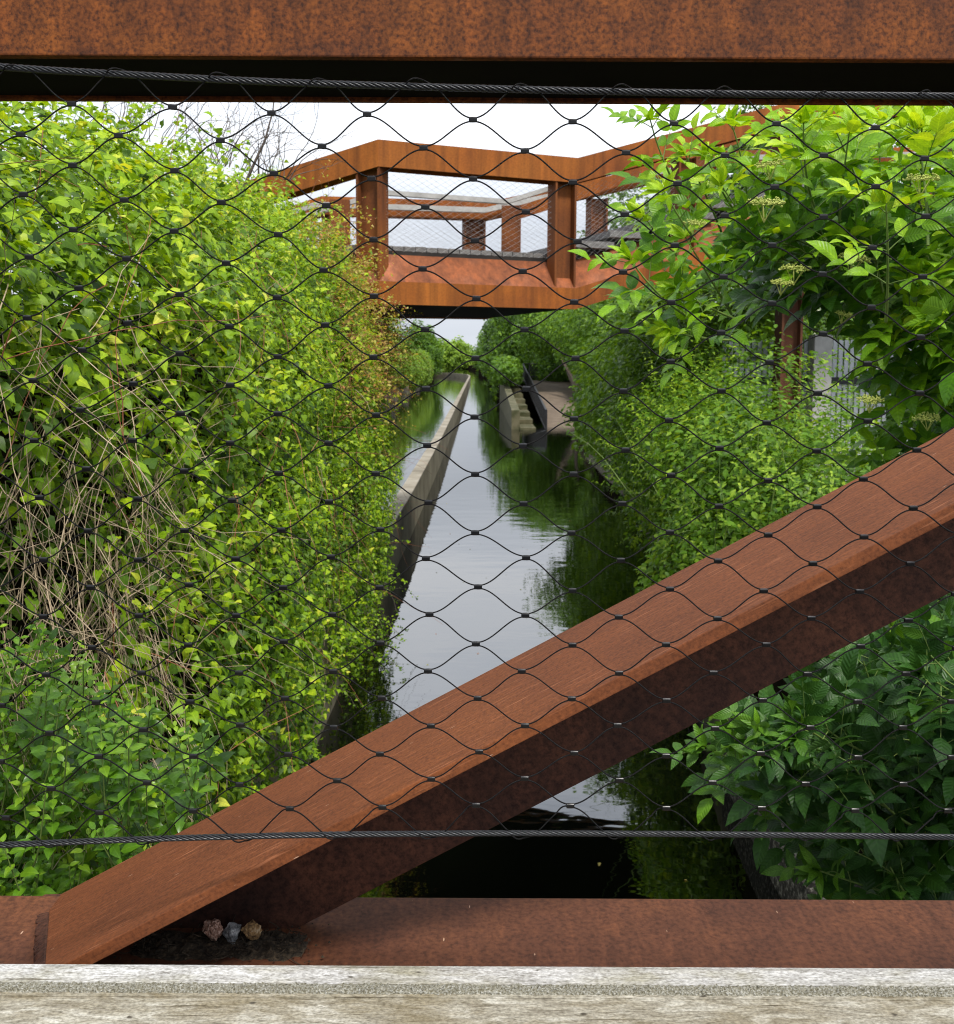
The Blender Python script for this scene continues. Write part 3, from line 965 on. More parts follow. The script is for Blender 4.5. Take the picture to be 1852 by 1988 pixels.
stair(2, 3, 7)
stair(1, 0, 6)
mb = MB()
q = [Vector(near[3]) + inn, Vector(near[4]) + inn, Vector(far[4]), Vector(far[3])]
mb.add([r_ + Vector((0, 0, 1.16)) for r_ in q] + [r_ + Vector((0, 0, 1.215)) for r_ in q], [(0, 3, 2, 1), (4, 5, 6, 7), (0, 1, 5, 4), (1, 2, 6, 5), (2, 3, 7, 6), (3, 0, 4, 7)])
mb.build('landing', MAT['tread'], FB, fix=True)


def post(path, i0, i1, t, w, depth, zb, zt, dz0=0.0, name='post', mat='post_rust', y_off=.0):
    """I-section post with its web facing outwards; left end at parameter t of a path leg"""
    a = Vector(path[i0]).lerp(Vector(path[i1]), t)
    d = (Vector(path[i1]) - Vector(path[i0])).xy.normalized()
    d = Vector((d.x, d.y, 0))
    nrm = Vector((-d.y, d.x, 0))
    a = a + nrm * y_off
    mb = MB()
    h = Vector((0, 0, zt - zb))
    base = a + Vector((0, 0, zb))
    mb.obox(base, d * .024, nrm * depth, h)
    mb.obox(base + d * (w - .024), d * .024, nrm * depth, h)
    mb.obox(base + d * .0245 + nrm * depth * .45, d * (w - .049), nrm * .018, h - Vector((0, 0, .004)))
    mb.build(name, MAT[mat], FB, fix=True)


post(near, 0, 1, 0.9215, .275, .2, .80, 2.17, y_off=.01)
post(near, 1, 2, 0.885, .262, .2, .80, 2.17, y_off=.01)
post(near, 2, 3, 0.42, .24, .2, .8, 1.97, y_off=.02)
post(near, 2, 3, 0.86, .24, .2, .8, 1.97, y_off=.02)
post(near, 3, 4, 0.3, .24, .2, .8, 1.97, y_off=.02)
post(near, 0, 1, 0.35, .24, .2, .8, 1.97, y_off=.02)
post(far, 1, 2, 0.85, .3, .2, .9, 1.944, y_off=.01)
post(far, 2, 3, 0.42, .26, .2, .9, 1.944, y_off=.01)
post(far, 2, 3, 0.85, .26, .2, .9, 1.944, y_off=.01)
post(far, 1, 2, 0.0, .3, .2, .9, 1.944, y_off=.01)
# inner rail: grey handrail on rusty uprights
inner = [at(330, 500, 12.3), at(742, 373, 12.4), at(985, 391, 12.55), at(1110, 352, 12.7), at(1500, 215, 13.2)]
mb = MB()
mb.sweep(inner, [(0, -.03), (0, .03), (.08, .03), (.08, -.03)])
mb.build('handrail', MAT['rail_wood'], FB, fix=True)
mb = MB()
mb.sweep([q - Vector((0, 0, .1)) for q in inner[2:]], [(.0, -.17), (.0, .0), (.05, .0), (.05, -.17)])
mb.build('inner_beam', MAT['far_rust'], FB, fix=True)
for (u, v, Y, ub) in ((993, 392, 12.52, 492), (658, 380, 12.25, 500), (1360, 268, 13.0, 420)):
    q0, q1 = at(u, v, Y), at(u, ub, Y)
    mb = MB()
    mb.box(q0.x - .125, q0.x + .125, Y + .02, Y + .12, q1.z - .1, q0.z - .04)
    mb.build('upright', MAT['post_rust'], FB, bevel=0.004)
# far handrail, fixed to the inner face of the far side
farr = [Vector(q) + Vector((-.05, -.16, 2.05)) for q in far]
mb = MB()
mb.sweep([farr[0], farr[1], farr[2], farr[3], farr[4]], [(0, -.035), (0, .035), (.07, .035), (.07, -.035)])
mb.build('handrail', MAT['rail_wood'], FB, fix=True)

def fine_net(a, b_, zb, zt, yoff):
    a, b_ = Vector(a), Vector(b_)
    L = (b_ - a).xy.length
    d = (b_ - a) / L
    mb = MB()
    rows = int((zt - zb) / .03)
    for k in range(rows):
        pts = []
        n = int(L / .026)
        for i in range(n + 1):
            s = i * .026
            zc = zb + (k + .5) * .03 + .0145 * math.cos(math.pi * (s / .052 + k))
            q = a + d * s
            pts.append((q.x, q.y + yoff, q.z + zc))
        mb.tube(pts, .0012, 3, cap=False)
    mb.build('infill_net', MAT['galv'], FB)


fine_net(near[1], near[2], 1.14, 1.97, .12)
fine_net(far[1], far[2], 1.1, 1.94, -.03)
fine_net(near[2], near[3], 1.14, 1.97, .12)
fine_net(far[2], far[3], 1.1, 1.94, -.03)
# support column under the upper landing
mb = MB()
q0 = at(1517, 520, 12.4)
q1 = at(1558, 520, 12.4)
mb.box(q0.x, q0.x + .03, 12.3, 12.6, -3.2, 1.56)
mb.box(q1.x - .03, q1.x, 12.3, 12.6, -3.2, 1.56)
mb.box(q0.x + .031, q1.x - .031, 12.42, 12.45, -3.2, 1.555)
mb.build('column', MAT['chord_rust'], FB, fix=True)  # darker rust than the bridge; the landing's shade is put into the colour

# ------------------------------------------------------------------ metal fence on the right bank
FE = empty('metal_fence', (4.4, 12.9, -1.7), 'pale grey metal slat fence with a concrete post behind the brambles', 'fence')
mb = MB()
x = 3.3
while x < 6.6:
    mb.box(x, x + .040, 12.9, 12.915, -1.7, 0.3)
    mb.box(x + .0405, x + .062, 12.915, 12.93, -1.7, 0.29)
    x += .078
mb.build('slats', MAT['fence_metal'], FE, fix=True)
mb = MB()
mb.box(3.3, 6.6, 12.872, 12.8985, -0.29, -0.2)
mb.build('rail', MAT['rail_black'], FE, fix=True)
mb = MB()
pq = at(1572, 680, 12.8)
mb.box(pq.x, pq.x + .24, 12.62, 12.86, -1.75, 0.36)
mb.build('fence_post', MAT['post_grey'], FE, bevel=.01)

# ------------------------------------------------------------------ hedge of climbers on the left
HP = np.array([(-1.26, -3.0), (-1.13, -2.5), (-1.08, -1.95), (-1.09, -.9), (-1.09, 0), (-1.16, .65), (-1.48, 1.22), (-1.9, 1.42), (-2.5, 1.42), (-3.3, 1.25)])
seg = np.linalg.norm(np.diff(HP, axis=0), axis=1)
cum = np.concatenate([[0], np.cumsum(seg)])


def hedge_surface(Y, s):
    """point and outward normal on the hedge at distance Y and profile length s"""
    x = np.interp(s, cum, HP[:, 0])
    z = np.interp(s, cum, HP[:, 1])
    e = 0.05
    dx = np.interp(s + e, cum, HP[:, 0]) - np.interp(s - e, cum, HP[:, 0])
    dz = np.interp(s + e, cum, HP[:, 1]) - np.interp(s - e, cum, HP[:, 1])
    ln = np.hypot(dx, dz) + 1e-9
    nx, nz = dz / ln, -dx / ln
    nz = -nz * -1
    top = np.interp(Y, [1.5, 2.5, 4, 6, 8, 9.4, 10.6, 11.6, 12.4, 13], [.62, .80, 1.03, 1.2, 1.36, 1.32, 1.1, .8, .45, .2]) / 1.4
    z = np.where(z > 0, z * top, z)
    # the far end is rounded
    f = np.clip((Y - 11.3) / 1.6, 0, 1)
    x = x - (1 - np.sqrt(np.clip(1 - f ** 2.5, 0, 1))) * 1.6
    P = np.stack([x, Y, z], 1)
    nrm = np.stack([nx, np.clip(f * 1.2 - .12, -.2, 1), -dx / ln], 1)
    nrm[:, 2] = np.where(s > cum[4], np.abs(nrm[:, 2]), nrm[:, 2])
    return P, unit(nrm)


tag(leaves('floating_leaves', QUICK, *FLOAT_BITS, MAT['tip_leaf']), kind='stuff')
HG = empty('climber_hedge', (-2, 6, -1.6), 'tall tangled hedge of heart-leaved climbers with dry and red stems on the left bank', 'hedge')


def hedge_leaves(n, y0, y1, depth, size, name, tpl, tint_bias=0.0, dens=True, back=0.0):
    Y = y0 + (y1 - y0) * rng.random(n)
    s = cum[-1] * rng.random(n)
    P, nrm = hedge_surface(Y, s)
    bump = .12 * sn(P, 3.1) + .12 * sn(P, 1.4, 2.0) + .07 * sn(P, 8.0, 1.0)
    dd = rng.exponential(depth, n) + back
    P = P + nrm * (bump - dd)[:, None] + rng.normal(0, .02, (n, 3))
    keep = np.ones(n, bool)
    if dens:
        bare = np.exp(-((P[:, 1] - 2.7) / .95) ** 2) * np.exp(-((P[:, 2] + .75) / .42) ** 2)
        bare2 = np.exp(-((P[:, 1] - 5.3) / 1.2) ** 2) * np.exp(-((P[:, 2] + 1.9) / .45) ** 2)
        hole = np.clip(sn(P, 3.0, 4.0) * 1.5 - .1, 0, 1)
        pr = 1 - np.clip(.78 * bare + .2 * bare2 + .66 * hole, 0, .92)
        keep = rng.random(n) < pr
    P, nrm, dd = P[keep], nrm[keep], dd[keep]
    k = len(P)
    rnd = unit(rng.normal(0, 1, (k, 3)))
    nn = nrm * .55 + np.array([0, -.15, .6]) + rnd * .62
    dn = rng.normal(0, .7, (k, 3)) + np.array([.25, -.2, -.75])
    clus = sn(P, 4.5, .7)
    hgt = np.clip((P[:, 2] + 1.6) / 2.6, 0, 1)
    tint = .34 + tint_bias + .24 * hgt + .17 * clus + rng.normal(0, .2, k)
    sz = size * rng.uniform(.6, 1.25, k)
    return leaves(name, tpl, P, nn, dn, sz, tint, MAT['hedge_leaf'], HG, widths=rng.uniform(.8, 1.1, k))


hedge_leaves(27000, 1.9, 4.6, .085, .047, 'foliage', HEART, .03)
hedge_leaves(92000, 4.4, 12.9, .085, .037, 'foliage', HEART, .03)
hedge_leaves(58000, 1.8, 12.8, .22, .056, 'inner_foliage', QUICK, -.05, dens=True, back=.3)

mb = MB()
for _ in range(950):
    Y = random.choice([random.uniform(1.8, 4.0), random.uniform(1.9, 3.4), random.uniform(1.9, 3.4), random.uniform(1.9, 3.4), random.uniform(4.0, 9.5)])
    z = random.gauss(-.8, .42) if Y < 4.0 else random.gauss(-1.6, .6)
    s = np.interp(z, HP[:6, 1], cum[:6])
    P, nrm = hedge_surface(np.array([Y]), np.array([s]))
    b0 = Vector(P[0]) - Vector(nrm[0]) * random.uniform(-.03, .22) + Vector((0, 0, random.uniform(0, .2)))
    q = curve_pts(b0, (random.uniform(-.5, .6), random.uniform(-.7, .7), random.choice([-1, -1, -.6, .4])), random.uniform(.2, .75), 7, .35, .05)
    r0 = random.uniform(.0009, .0021)
    mb.tube(q, [r0 * (1 - .09 * i) for i in range(7)], 3, cap=False)
mb.build('dry_stems', MAT['dry_stem'], HG)
mb = MB()
for _ in range(260):
    Y = random.uniform(2.0, 12)
    s = random.uniform(cum[2], cum[7])
    P, nrm = hedge_surface(np.array([Y]), np.array([s]))
    b0 = Vector(P[0]) + Vector(nrm[0]) * random.uniform(.0, .1)
    q = curve_pts(b0, (random.uniform(-.3, .5), random.uniform(-.6, .6), random.uniform(-1, .5)), random.uniform(.3, 1.0), 9, .2, .04)
    mb.tube(q, [.0018 - .00013 * i for i in range(9)], 3, cap=False)
tag(mb.build('red_stems', MAT['red_stem'], HG), kind='stuff')
# leafy sprigs standing out from the hedge
SPR = MB()
lp, ld, lt = [], [], []
for _ in range(420):
    Y = random.uniform(2.2, 12.4)
    s_ = random.uniform(cum[1], cum[8]) if random.random() < .6 else random.uniform(cum[5], cum[8])
    P, nrm = hedge_surface(np.array([Y]), np.array([s_]))
    q = curve_pts(Vector(P[0]), Vector(nrm[0]) + Vector((random.uniform(-.5, .5), random.uniform(-.7, .5), random.uniform(-.1, .9))), random.uniform(.14, .36), 8, .2, .05)
    SPR.tube(q, [.0018 - .00015 * i for i in range(8)], 3, cap=False)
    for w in q[1:]:
        for _k in range(2):
            o_ = Vector((random.gauss(0, 1), random.gauss(0, 1), random.gauss(-.2, .7))).normalized()
            lp.append(w + o_ * .012); ld.append(o_); lt.append(.62 + random.gauss(0, .18))
tag(SPR.build('sprig_stems', MAT['green_stem'], HG), kind='stuff')
k = len(lp)
leaves('sprig_leaves', HEART, np.array(lp), rng.normal(0, .5, (k, 3)) + np.array([.1, -.3, .8]), np.array(ld), rng.uniform(.024, .046, k), np.array(lt), MAT['hedge_leaf'], HG)
# wispy reddish shoots towards the far end, with small young leaves
mb = MB()
lp, ld = [], []
for _ in range(440):
    u, v = random.choice([(random.uniform(520, 700), random.uniform(330, 470)), (random.uniform(650, 770), random.uniform(440, 640)), (random.uniform(560, 760), random.uniform(380, 620))])
    Y = random.uniform(7.2, 12.5)
    s = random.uniform(cum[3] + .4, cum[6])
    P, nrm = hedge_surface(np.array([Y]), np.array([s]))
    q = curve_pts(Vector(P[0]), (random.uniform(.1, .9), random.uniform(-.5, .3), random.uniform(-.2, .9)), random.uniform(.25, .62), 8, .3, .1)
    mb.tube(q, [.0022 - .0002 * i for i in range(8)], 3, cap=False)
    for w in q[2:]:
        for _k in range(2):
            lp.append(w + Vector((random.uniform(-.02, .02), random.uniform(-.02, .02), random.uniform(-.02, .02))))
            ld.append((random.uniform(-1, 1), random.uniform(-1, 1), random.uniform(-1, .4)))
mb.build('red_shoots', MAT['red_stem'], HG)
k = len(lp)
leaves('young_leaves', QUICK, np.array(lp), rng.normal(0, .6, (k, 3)) + np.array([0, -.2, .8]), np.array(ld), rng.uniform(.018, .04, k), rng.uniform(.1, 1, k), MAT['tip_leaf'], HG)
# bare dark twigs standing against the sky
mb = MB()
for i in range(64):
    u = random.uniform(190, 580)
    Y = random.uniform(6.2, 8.2)
    vb = np.interp(u, [150, 260, 400, 600], [225, 265, 315, 360])
    b0 = at(u, vb, Y)
    q = curve_pts(b0, (random.uniform(-.2, .6), random.uniform(-.3, .3), 1), random.uniform(.35, .8), 9, .26, random.choice([-.02, .1, .14]))
    mb.tube(q, [.0042 - .0004 * j for j in range(9)], 3, cap=False)
    for j in (3, 5, 6):
        q2 = curve_pts(q[j], (random.uniform(-1, 1), random.uniform(-.4, .4), random.uniform(.0, .8)), random.uniform(.08, .22), 5, .3, .05)
        mb.tube(q2, .0016, 3, cap=False)
q = [at(470, 370, 7.0), at(492, 320, 7.0), at(515, 270, 7.0), at(530, 215, 7.0), at(536, 150, 7.0)]
mb.tube(q, [.013, .011, .008, .006, .004], 5)
mb.build('bare_twigs', MAT['dark_twig'], HG)
# thin vines trailing out over the water
mb = MB()
lp = []
for i in range(26):
    u, v = random.uniform(690, 790), random.uniform(1020, 1380)
    Y = random.uniform(7.0, 10.5)
    s = random.uniform(cum[0], cum[2])
    P, nrm = hedge_surface(np.array([Y]), np.array([s]))
    q = curve_pts(Vector(P[0]), (1, random.uniform(-.6, .2), random.uniform(-.3, .5)), random.uniform(.25, .6), 8, .3, .1)
    mb.tube(q, .0014, 3, cap=False)
    lp += [w + Vector((random.uniform(-.03, .03), random.uniform(-.03, .03), random.uniform(-.03, .03))) for w in q[1:] for _k in range(3)]
mb.build('trailing_vines', MAT['dark_twig'], HG)
k = len(lp)
leaves('trailing_leaves', HEART, np.array(lp), rng.normal(0, .6, (k, 3)) + np.array([0, -.3, .7]), rng.normal(0, .8, (k, 3)), rng.uniform(.02, .038, k), rng.uniform(.1, .7, k), MAT['hedge_leaf'], HG)


# ------------------------------------------------------------------ shoots of broad-leaved shrubs
class Shoots:
    def __init__(self):
        self.stem = MB()
        self.p, self.n, self.d, self.s, self.t, self.w = [], [], [], [], [], []

    def leaf(self, p, n, d, s, t, w=1.0):
        self.p.append(tuple(p)); self.n.append(tuple(n)); self.d.append(tuple(d)); self.s.append(s); self.t.append(t); self.w.append(w)

    def compound(self, p, d, up, size, tint, pairs=2):
        """elder leaf: leaflets in pairs along a stalk and one at its tip"""
        d, up = Vector(d).normalized(), Vector(up)
        side = d.cross(up).normalized()
        up = side.cross(d).normalized()
        L = size * (.75 + .45 * pairs)
        q = [Vector(p)]
        dd = d.copy()
        for i in range(5):
            dd = (dd + Vector((0, 0, -.09))).normalized()
            q.append(q[-1] + dd * L / 5)
        self.stem.tube(q, [.0016, .0015, .0014, .0012, .001, .0008], 4, cap=False)
        for k in range(pairs):
            i = 2 + int(round(k * 2.4 / max(1, pairs - 1))) if pairs > 1 else 3
            i = min(i, 4)
            for s in (-1, 1):
                dl = d * .55 + side * s * .9 + Vector((0, 0, random.uniform(-.35, .1)))
                nn = up + side * s * random.uniform(-.3, .35) + Vector([random.gauss(0, .18) for _ in range(3)])
                self.leaf(q[i], nn, dl, size * random.uniform(.75, 1.0), tint + random.gauss(0, .09), random.uniform(1.0, 1.3))
        self.leaf(q[5], up + Vector([random.gauss(0, .2) for _ in range(3)]), dd + Vector((0, 0, -.15)), size * random.uniform(.95, 1.2), tint + random.gauss(0, .09), random.uniform(1.0, 1.3))

    def elder(self, base, tip, size, nodes=4, tint=.5, tuft=True, tip_tint=.25):
        base, tip = Vector(base), Vector(tip)
        ax = (tip - base)
        L = ax.length
        mid = base.lerp(tip, .5) + Vector((random.uniform(-.1, .1), random.uniform(-.1, .1), -.06)) * L
        q = []
        for i in range(9):
            t = i / 8
            q.append(base * (1 - t) ** 2 + mid * 2 * t * (1 - t) + tip * t * t)
        self.stem.tube(q, [.0045 - .0003 * i for i in range(9)], 5, cap=False)
        ax.normalize()
        a0 = random.uniform(0, math.pi)
        for k in range(nodes):
            t = 1 - (k + .25) / nodes * .85
            p = base * (1 - t) ** 2 + mid * 2 * t * (1 - t) + tip * t * t
            e1 = ax.cross(Vector((.3, .5, .2))).normalized()
            e2 = ax.cross(e1)
            for s in (0, math.pi):
                a = a0 + k * math.pi / 2 + s + random.uniform(-.35, .35)
                o = e1 * math.cos(a) + e2 * math.sin(a)
                d = o + ax * (.75 - .14 * k) + Vector((0, 0, .15))
                up = ax * .8 + Vector((0, -.25, .9)) - o * .2
                sc = size * (.62 + .13 * k if k < 3 else 1.0)
                self.compound(p, d, up, sc, tint + tip_tint * (1 - k / max(1, nodes - 1)) + random.gauss(0, .08), 2 if random.random() < .75 else 3)
        if tuft:
            for _ in range(10):
                d = ax + Vector([random.gauss(0, .42) for _ in range(3)])
                self.leaf(tip, Vector([random.gauss(0, .6) for _ in range(3)]) + Vector((0, -.6, .4)), d, size * random.uniform(.45, .85), min(1, tint + .35 + random.gauss(0, .1)), .75)
        return q

    def simple(self, base, tip, size, nodes, tint):
        base, tip = Vector(base), Vector(tip)
        ax = tip - base
        q = [base.lerp(tip, i / 6) + Vector((0, 0, -.04 * math.sin(math.pi * i / 6))) for i in range(7)]
        self.stem.tube(q, [.002 - .00015 * i for i in range(7)], 4, cap=False)
        ax.normalize()
        e1 = ax.cross(Vector((.3, .5, .2))).normalized()
        e2 = ax.cross(e1)
        a0 = random.uniform(0, 3)
        for k in range(nodes):
            p = q[0].lerp(q[-1], 1 - k / nodes * .85)
            for s in (0, math.pi):
                a = a0 + k * 1.57 + s + random.uniform(-.3, .3)
                o = e1 * math.cos(a) + e2 * math.sin(a)
                self.leaf(p, ax * .9 + Vector((0, -.3, .6)) - o * .25 + Vector([random.gauss(0, .15) for _ in range(3)]), o + ax * (.9 - .1 * k), size * min(1.1, .5 + .15 * k) * random.uniform(.85, 1.1), tint + .3 * (1 - k / nodes) + random.gauss(0, .1))

    def build(self, parent, mat, stem_mat, tpl=LANCE):
        leaves('foliage', tpl, np.array(self.p), np.array(self.n), np.array(self.d), np.array(self.s), np.array(self.t), MAT[mat], parent, widths=np.array(self.w))
        tag(self.stem.build('stems', MAT[stem_mat], parent, smooth=True), kind='stuff')


def inside(u, v, poly):
    c = False
    j = len(poly) - 1
    for i in range(len(poly)):
        (xi, yi), (xj, yj) = poly[i], poly[j]
        if (yi > v) != (yj > v) and u < (xj - xi) * (v - yi) / (yj - yi) + xi:
            c = not c
        j = i
    return c


def sample(poly, n):
    us, vs = [p[0] for p in poly], [p[1] for p in poly]
    out = []
    while len(out) < n:
        u, v = random.uniform(min(us), max(us)), random.uniform(min(vs), max(vs))
        if inside(u, v, poly): out.append((u, v))
    return out


def flower_head(parent, c, r, up, mat='flower'):
    r *= .74
    c, up = Vector(c), Vector(up).normalized()
    e1 = up.cross(Vector((.2, .9, .1))).normalized()
    e2 = up.cross(e1)
    mb = MB()
    foot = c - up * r * 1.1
    for k in range(5):
        a = k * 2 * math.pi / 5 + random.uniform(-.2, .2)
        hub = c + (e1 * math.cos(a) + e2 * math.sin(a)) * r * .55 - up * r * .12
        mb.tube([foot, foot.lerp(hub, .5) + up * r * .03, hub], [.0018, .0013, .001], 4, cap=False)
        for j in range(24):
            b_ = random.uniform(0, 2 * math.pi)
            rr = math.sqrt(random.random()) * r * .52
            q = hub + (e1 * math.cos(b_) + e2 * math.sin(b_)) * rr + up * (r * .3 - .5 * rr + random.uniform(-.1, .12) * r)
            mb.tube([hub.lerp(q, .4), q], .0006, 3, cap=False)
            s = r * random.uniform(.05, .085)
            mb.add([q + Vector((s, 0, 0)), q + Vector((-s, 0, 0)), q + Vector((0, s, 0)), q + Vector((0, -s, 0)), q + Vector((0, 0, s)), q + Vector((0, 0, -s))],
                   [(0, 2, 4), (2, 1, 4), (1, 3, 4), (3, 0, 4), (2, 0, 5), (1, 2, 5), (3, 1, 5), (0, 3, 5)])
    mb.build('flower_head', MAT[mat], parent)


# upper elder
EU = empty('elder_bush', (2.1, 3.4, -2.0), 'bright green elder bush with flat cream flower heads above the diagonal brace', 'bush')
sh = Shoots()
poly_u = [(1500, 225), (1640, 170), (1900, 150), (1980, 150), (1980, 900), (1800, 830), (1760, 640), (1660, 500), (1440, 530), (1330, 580), (1360, 510), (1450, 470), (1540, 360)]
for (u, v) in sample(poly_u, 84):
    if 370 < v < 480 and random.random() < .6: continue
    Y = random.uniform(2.5, 4.3)
    tip = at(u, v, Y)
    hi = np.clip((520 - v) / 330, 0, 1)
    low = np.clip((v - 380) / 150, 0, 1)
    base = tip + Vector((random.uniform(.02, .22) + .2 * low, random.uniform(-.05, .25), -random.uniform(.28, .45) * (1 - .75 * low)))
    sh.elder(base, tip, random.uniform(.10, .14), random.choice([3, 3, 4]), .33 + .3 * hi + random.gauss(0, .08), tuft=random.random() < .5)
for (u, v, Y, du, dv) in ((1370, 300, 3.1, 90, 150), (1400, 360, 2.9, 90, 150), (1250, 420, 3.2, 110, 120), (1310, 560, 2.8, 120, 60), (1300, 640, 2.8, 130, 20), (1262, 232, 2.9, 90, 190), (1225, 505, 2.7, 110, 110), (1290, 372, 2.8, 90, 130), (1330, 300, 3.0, 70, 150), (1720, 395, 2.35, 0, 230), (1560, 240, 2.8, 20, 160), (1420, 240, 3.0, 30, 170), (1330, 460, 2.9, 90, 150), (1790, 250, 2.6, 20, 180), (1650, 250, 2.7, -20, 180)):
    sh.elder(at(u + du, v + dv, Y + .15), at(u, v, Y), .098, 3, random.uniform(.45, .66))
for i in range(80):
    u = random.uniform(1420, 1940)
    q = at(u, random.uniform(430, 490) if u < 1690 else random.uniform(460, 980), random.uniform(2.7, 4.3))
    sh.elder(q + Vector((.35, .1, -.1)), q, .1, 4, .2, tuft=False)
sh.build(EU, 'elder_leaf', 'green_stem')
mb = MB()
for i in range(9):
    u, v = random.uniform(1660, 1880), random.uniform(330, 560)
    tip = at(u, v, random.uniform(3.0, 4.0))
    b0 = Vector((2.75, 3.7, -2.0))
    q = [b0.lerp(tip, t / 7) + Vector((random.uniform(-.04, .04) + .3 * math.sin(math.pi * t / 7), random.uniform(-.04, .04), -.35 * math.sin(math.pi * t / 7) + random.uniform(-.04, .04))) for t in range(8)]
    mb.tube(q, [.016, .013, .011, .009, .007, .006, .004, .003], 6, cap=False)
mb.build('branches', MAT['bark'], EU, smooth=True)
for (u, v, Y, r) in ((1493, 318, 2.75, .056), (1488, 392, 2.6, .066), (1350, 432, 2.7, .045), (1790, 345, 2.5, .06), (1660, 500, 2.7, .06), (1545, 520, 2.75, .06), (1520, 548, 2.7, .045), (1690, 775, 2.7, .05), (1800, 810, 2.7, .05), (1640, 610, 2.8, .04)):
    flower_head(EU, at(u, v, Y), r, (random.uniform(-.2, .2), -.25, 1))

# lower elder
EL = empty('elder_shrub', (1.9, 2.9, -3.0), 'darker green elder shrub with broad drooping leaves below the diagonal brace', 'bush')
sh = Shoots()
poly_l = [(1470, 1480), (1520, 1400), (1640, 1310), (1852, 1150), (2040, 1130), (2040, 1800), (1700, 1790), (1720, 1690), (1640, 1610), (1560, 1570)]
for (u, v) in sample(poly_l, 105):
    Y = random.uniform(2.2, 3.4)
    tip = at(u, v, Y)
    base = tip + Vector((random.uniform(.1, .3), random.uniform(-.05, .25), -random.uniform(.1, .3)))
    sh.elder(base, tip, random.uniform(.095, .135), random.choice([3, 4]), .3 + random.uniform(-.1, .2), tuft=random.random() < .3, tip_tint=.2)
for (u, v, Y) in ((1370, 1450, 2.5), (1420, 1430, 2.6), (1480, 1540, 2.5), (1590, 1690, 2.4), (1470, 1410, 2.4)):
    sh.elder(at(u + 190, v + 60, Y + .2), at(u, v, Y), .1, 4, .5, tuft=True)
sh.build(EL, 'elder_old_shaded', 'green_stem')
for (u, v, Y, r) in ((1790, 1605, 2.5, .045), (1512, 1238, 2.8, .04), (1710, 1600, 2.6, .04)):
    flower_head(EL, at(u, v, Y), r, (0, -.3, 1))

# privet in the lower left corner
PV = empty('privet_shrub', (-.9, 2.0, -2.4), 'glossy small-leaved privet shrub in front of the climber hedge by the lower cable', 'shrub')
sh = Shoots()
for (u, v) in sample([(-60, 1230), (60, 1200), (250, 1290), (420, 1420), (330, 1560), (260, 1700), (-60, 1760)], 230):
    Y = random.uniform(1.6, 2.4)
    tip = at(u, v, Y)
    base = tip + Vector((random.uniform(-.12, .05), random.uniform(0, .15), -random.uniform(.12, .25)))
    sh.simple(base, tip, random.uniform(.028, .046), random.choice([5, 6, 7]), .22 + random.uniform(-.1, .3))
sh.build(PV, 'privet_leaf', 'green_stem', OVATE)


# ------------------------------------------------------------------ leaf masses and trees
def mass(name, blobs, per_m2, size, mat, parent, tpl=QUICK, shell=.25, lump=.18, tint0=.45, face=None, zmin=-2.95):
    """leaves through the outer shell of overlapping ellipsoids"""
    Ps, Ns = [], []
    for (c, r) in blobs:
        r = np.array(r)
        area = 4 * math.pi * ((r[0] * r[1]) ** 1.6 + (r[0] * r[2]) ** 1.6 + (r[1] * r[2]) ** 1.6) ** (1 / 1.6) / 3 ** (1 / 1.6)
        n = int(area * per_m2)
        d = unit(rng.normal(0, 1, (n, 3)))
        p = d * r
        f = 1 + lump * sn(p + np.array(c), 2.4 / max(.5, r.mean() ** .5)) + lump * .6 * sn(p + np.array(c), 5.5 / max(.5, r.mean() ** .5), 1.3)
        f = f - np.minimum(rng.exponential(shell, n), .8)
        Ps.append(p * f[:, None] + np.array(c))
        Ns.append(unit(d / r))
    P, Nn = np.concatenate(Ps), np.concatenate(Ns)
    k = P[:, 2] > zmin
    # drop leaves buried deep inside a neighbouring blob
    for (c, r) in blobs:
        e = (((P - np.array(c)) / (np.array(r) * .55)) ** 2).sum(1)
        k &= e > .6
    P, Nn = P[k], Nn[k]
    n = len(P)
    nn = Nn * .5 + np.array([0, -.1, .6]) + unit(rng.normal(0, 1, (n, 3))) * .65
    dn = rng.normal(0, .7, (n, 3)) + Nn * .4 + np.array([0, 0, -.5])
    tint = tint0 + .17 * sn(P, 2.2, 3.0) + rng.normal(0, .16, n)
    return leaves(name, tpl, P, nn, dn, size * rng.uniform(.6, 1.3, n), tint, MAT[mat], parent)


def branchy(parent, base, tips, r):
    mb = MB()
    b0 = Vector(base)
    for t in tips:
        t = Vector(t)
        q = [b0.lerp(t, i / 6) + Vector((random.uniform(-.08, .08), random.uniform(-.08, .08), 0)) * (t - b0).length * .35 * math.sin(math.pi * i / 6) for i in range(7)]
        mb.tube(q, [r * (1 - .13 * i) for i in range(7)], 6, cap=False)
    return mb


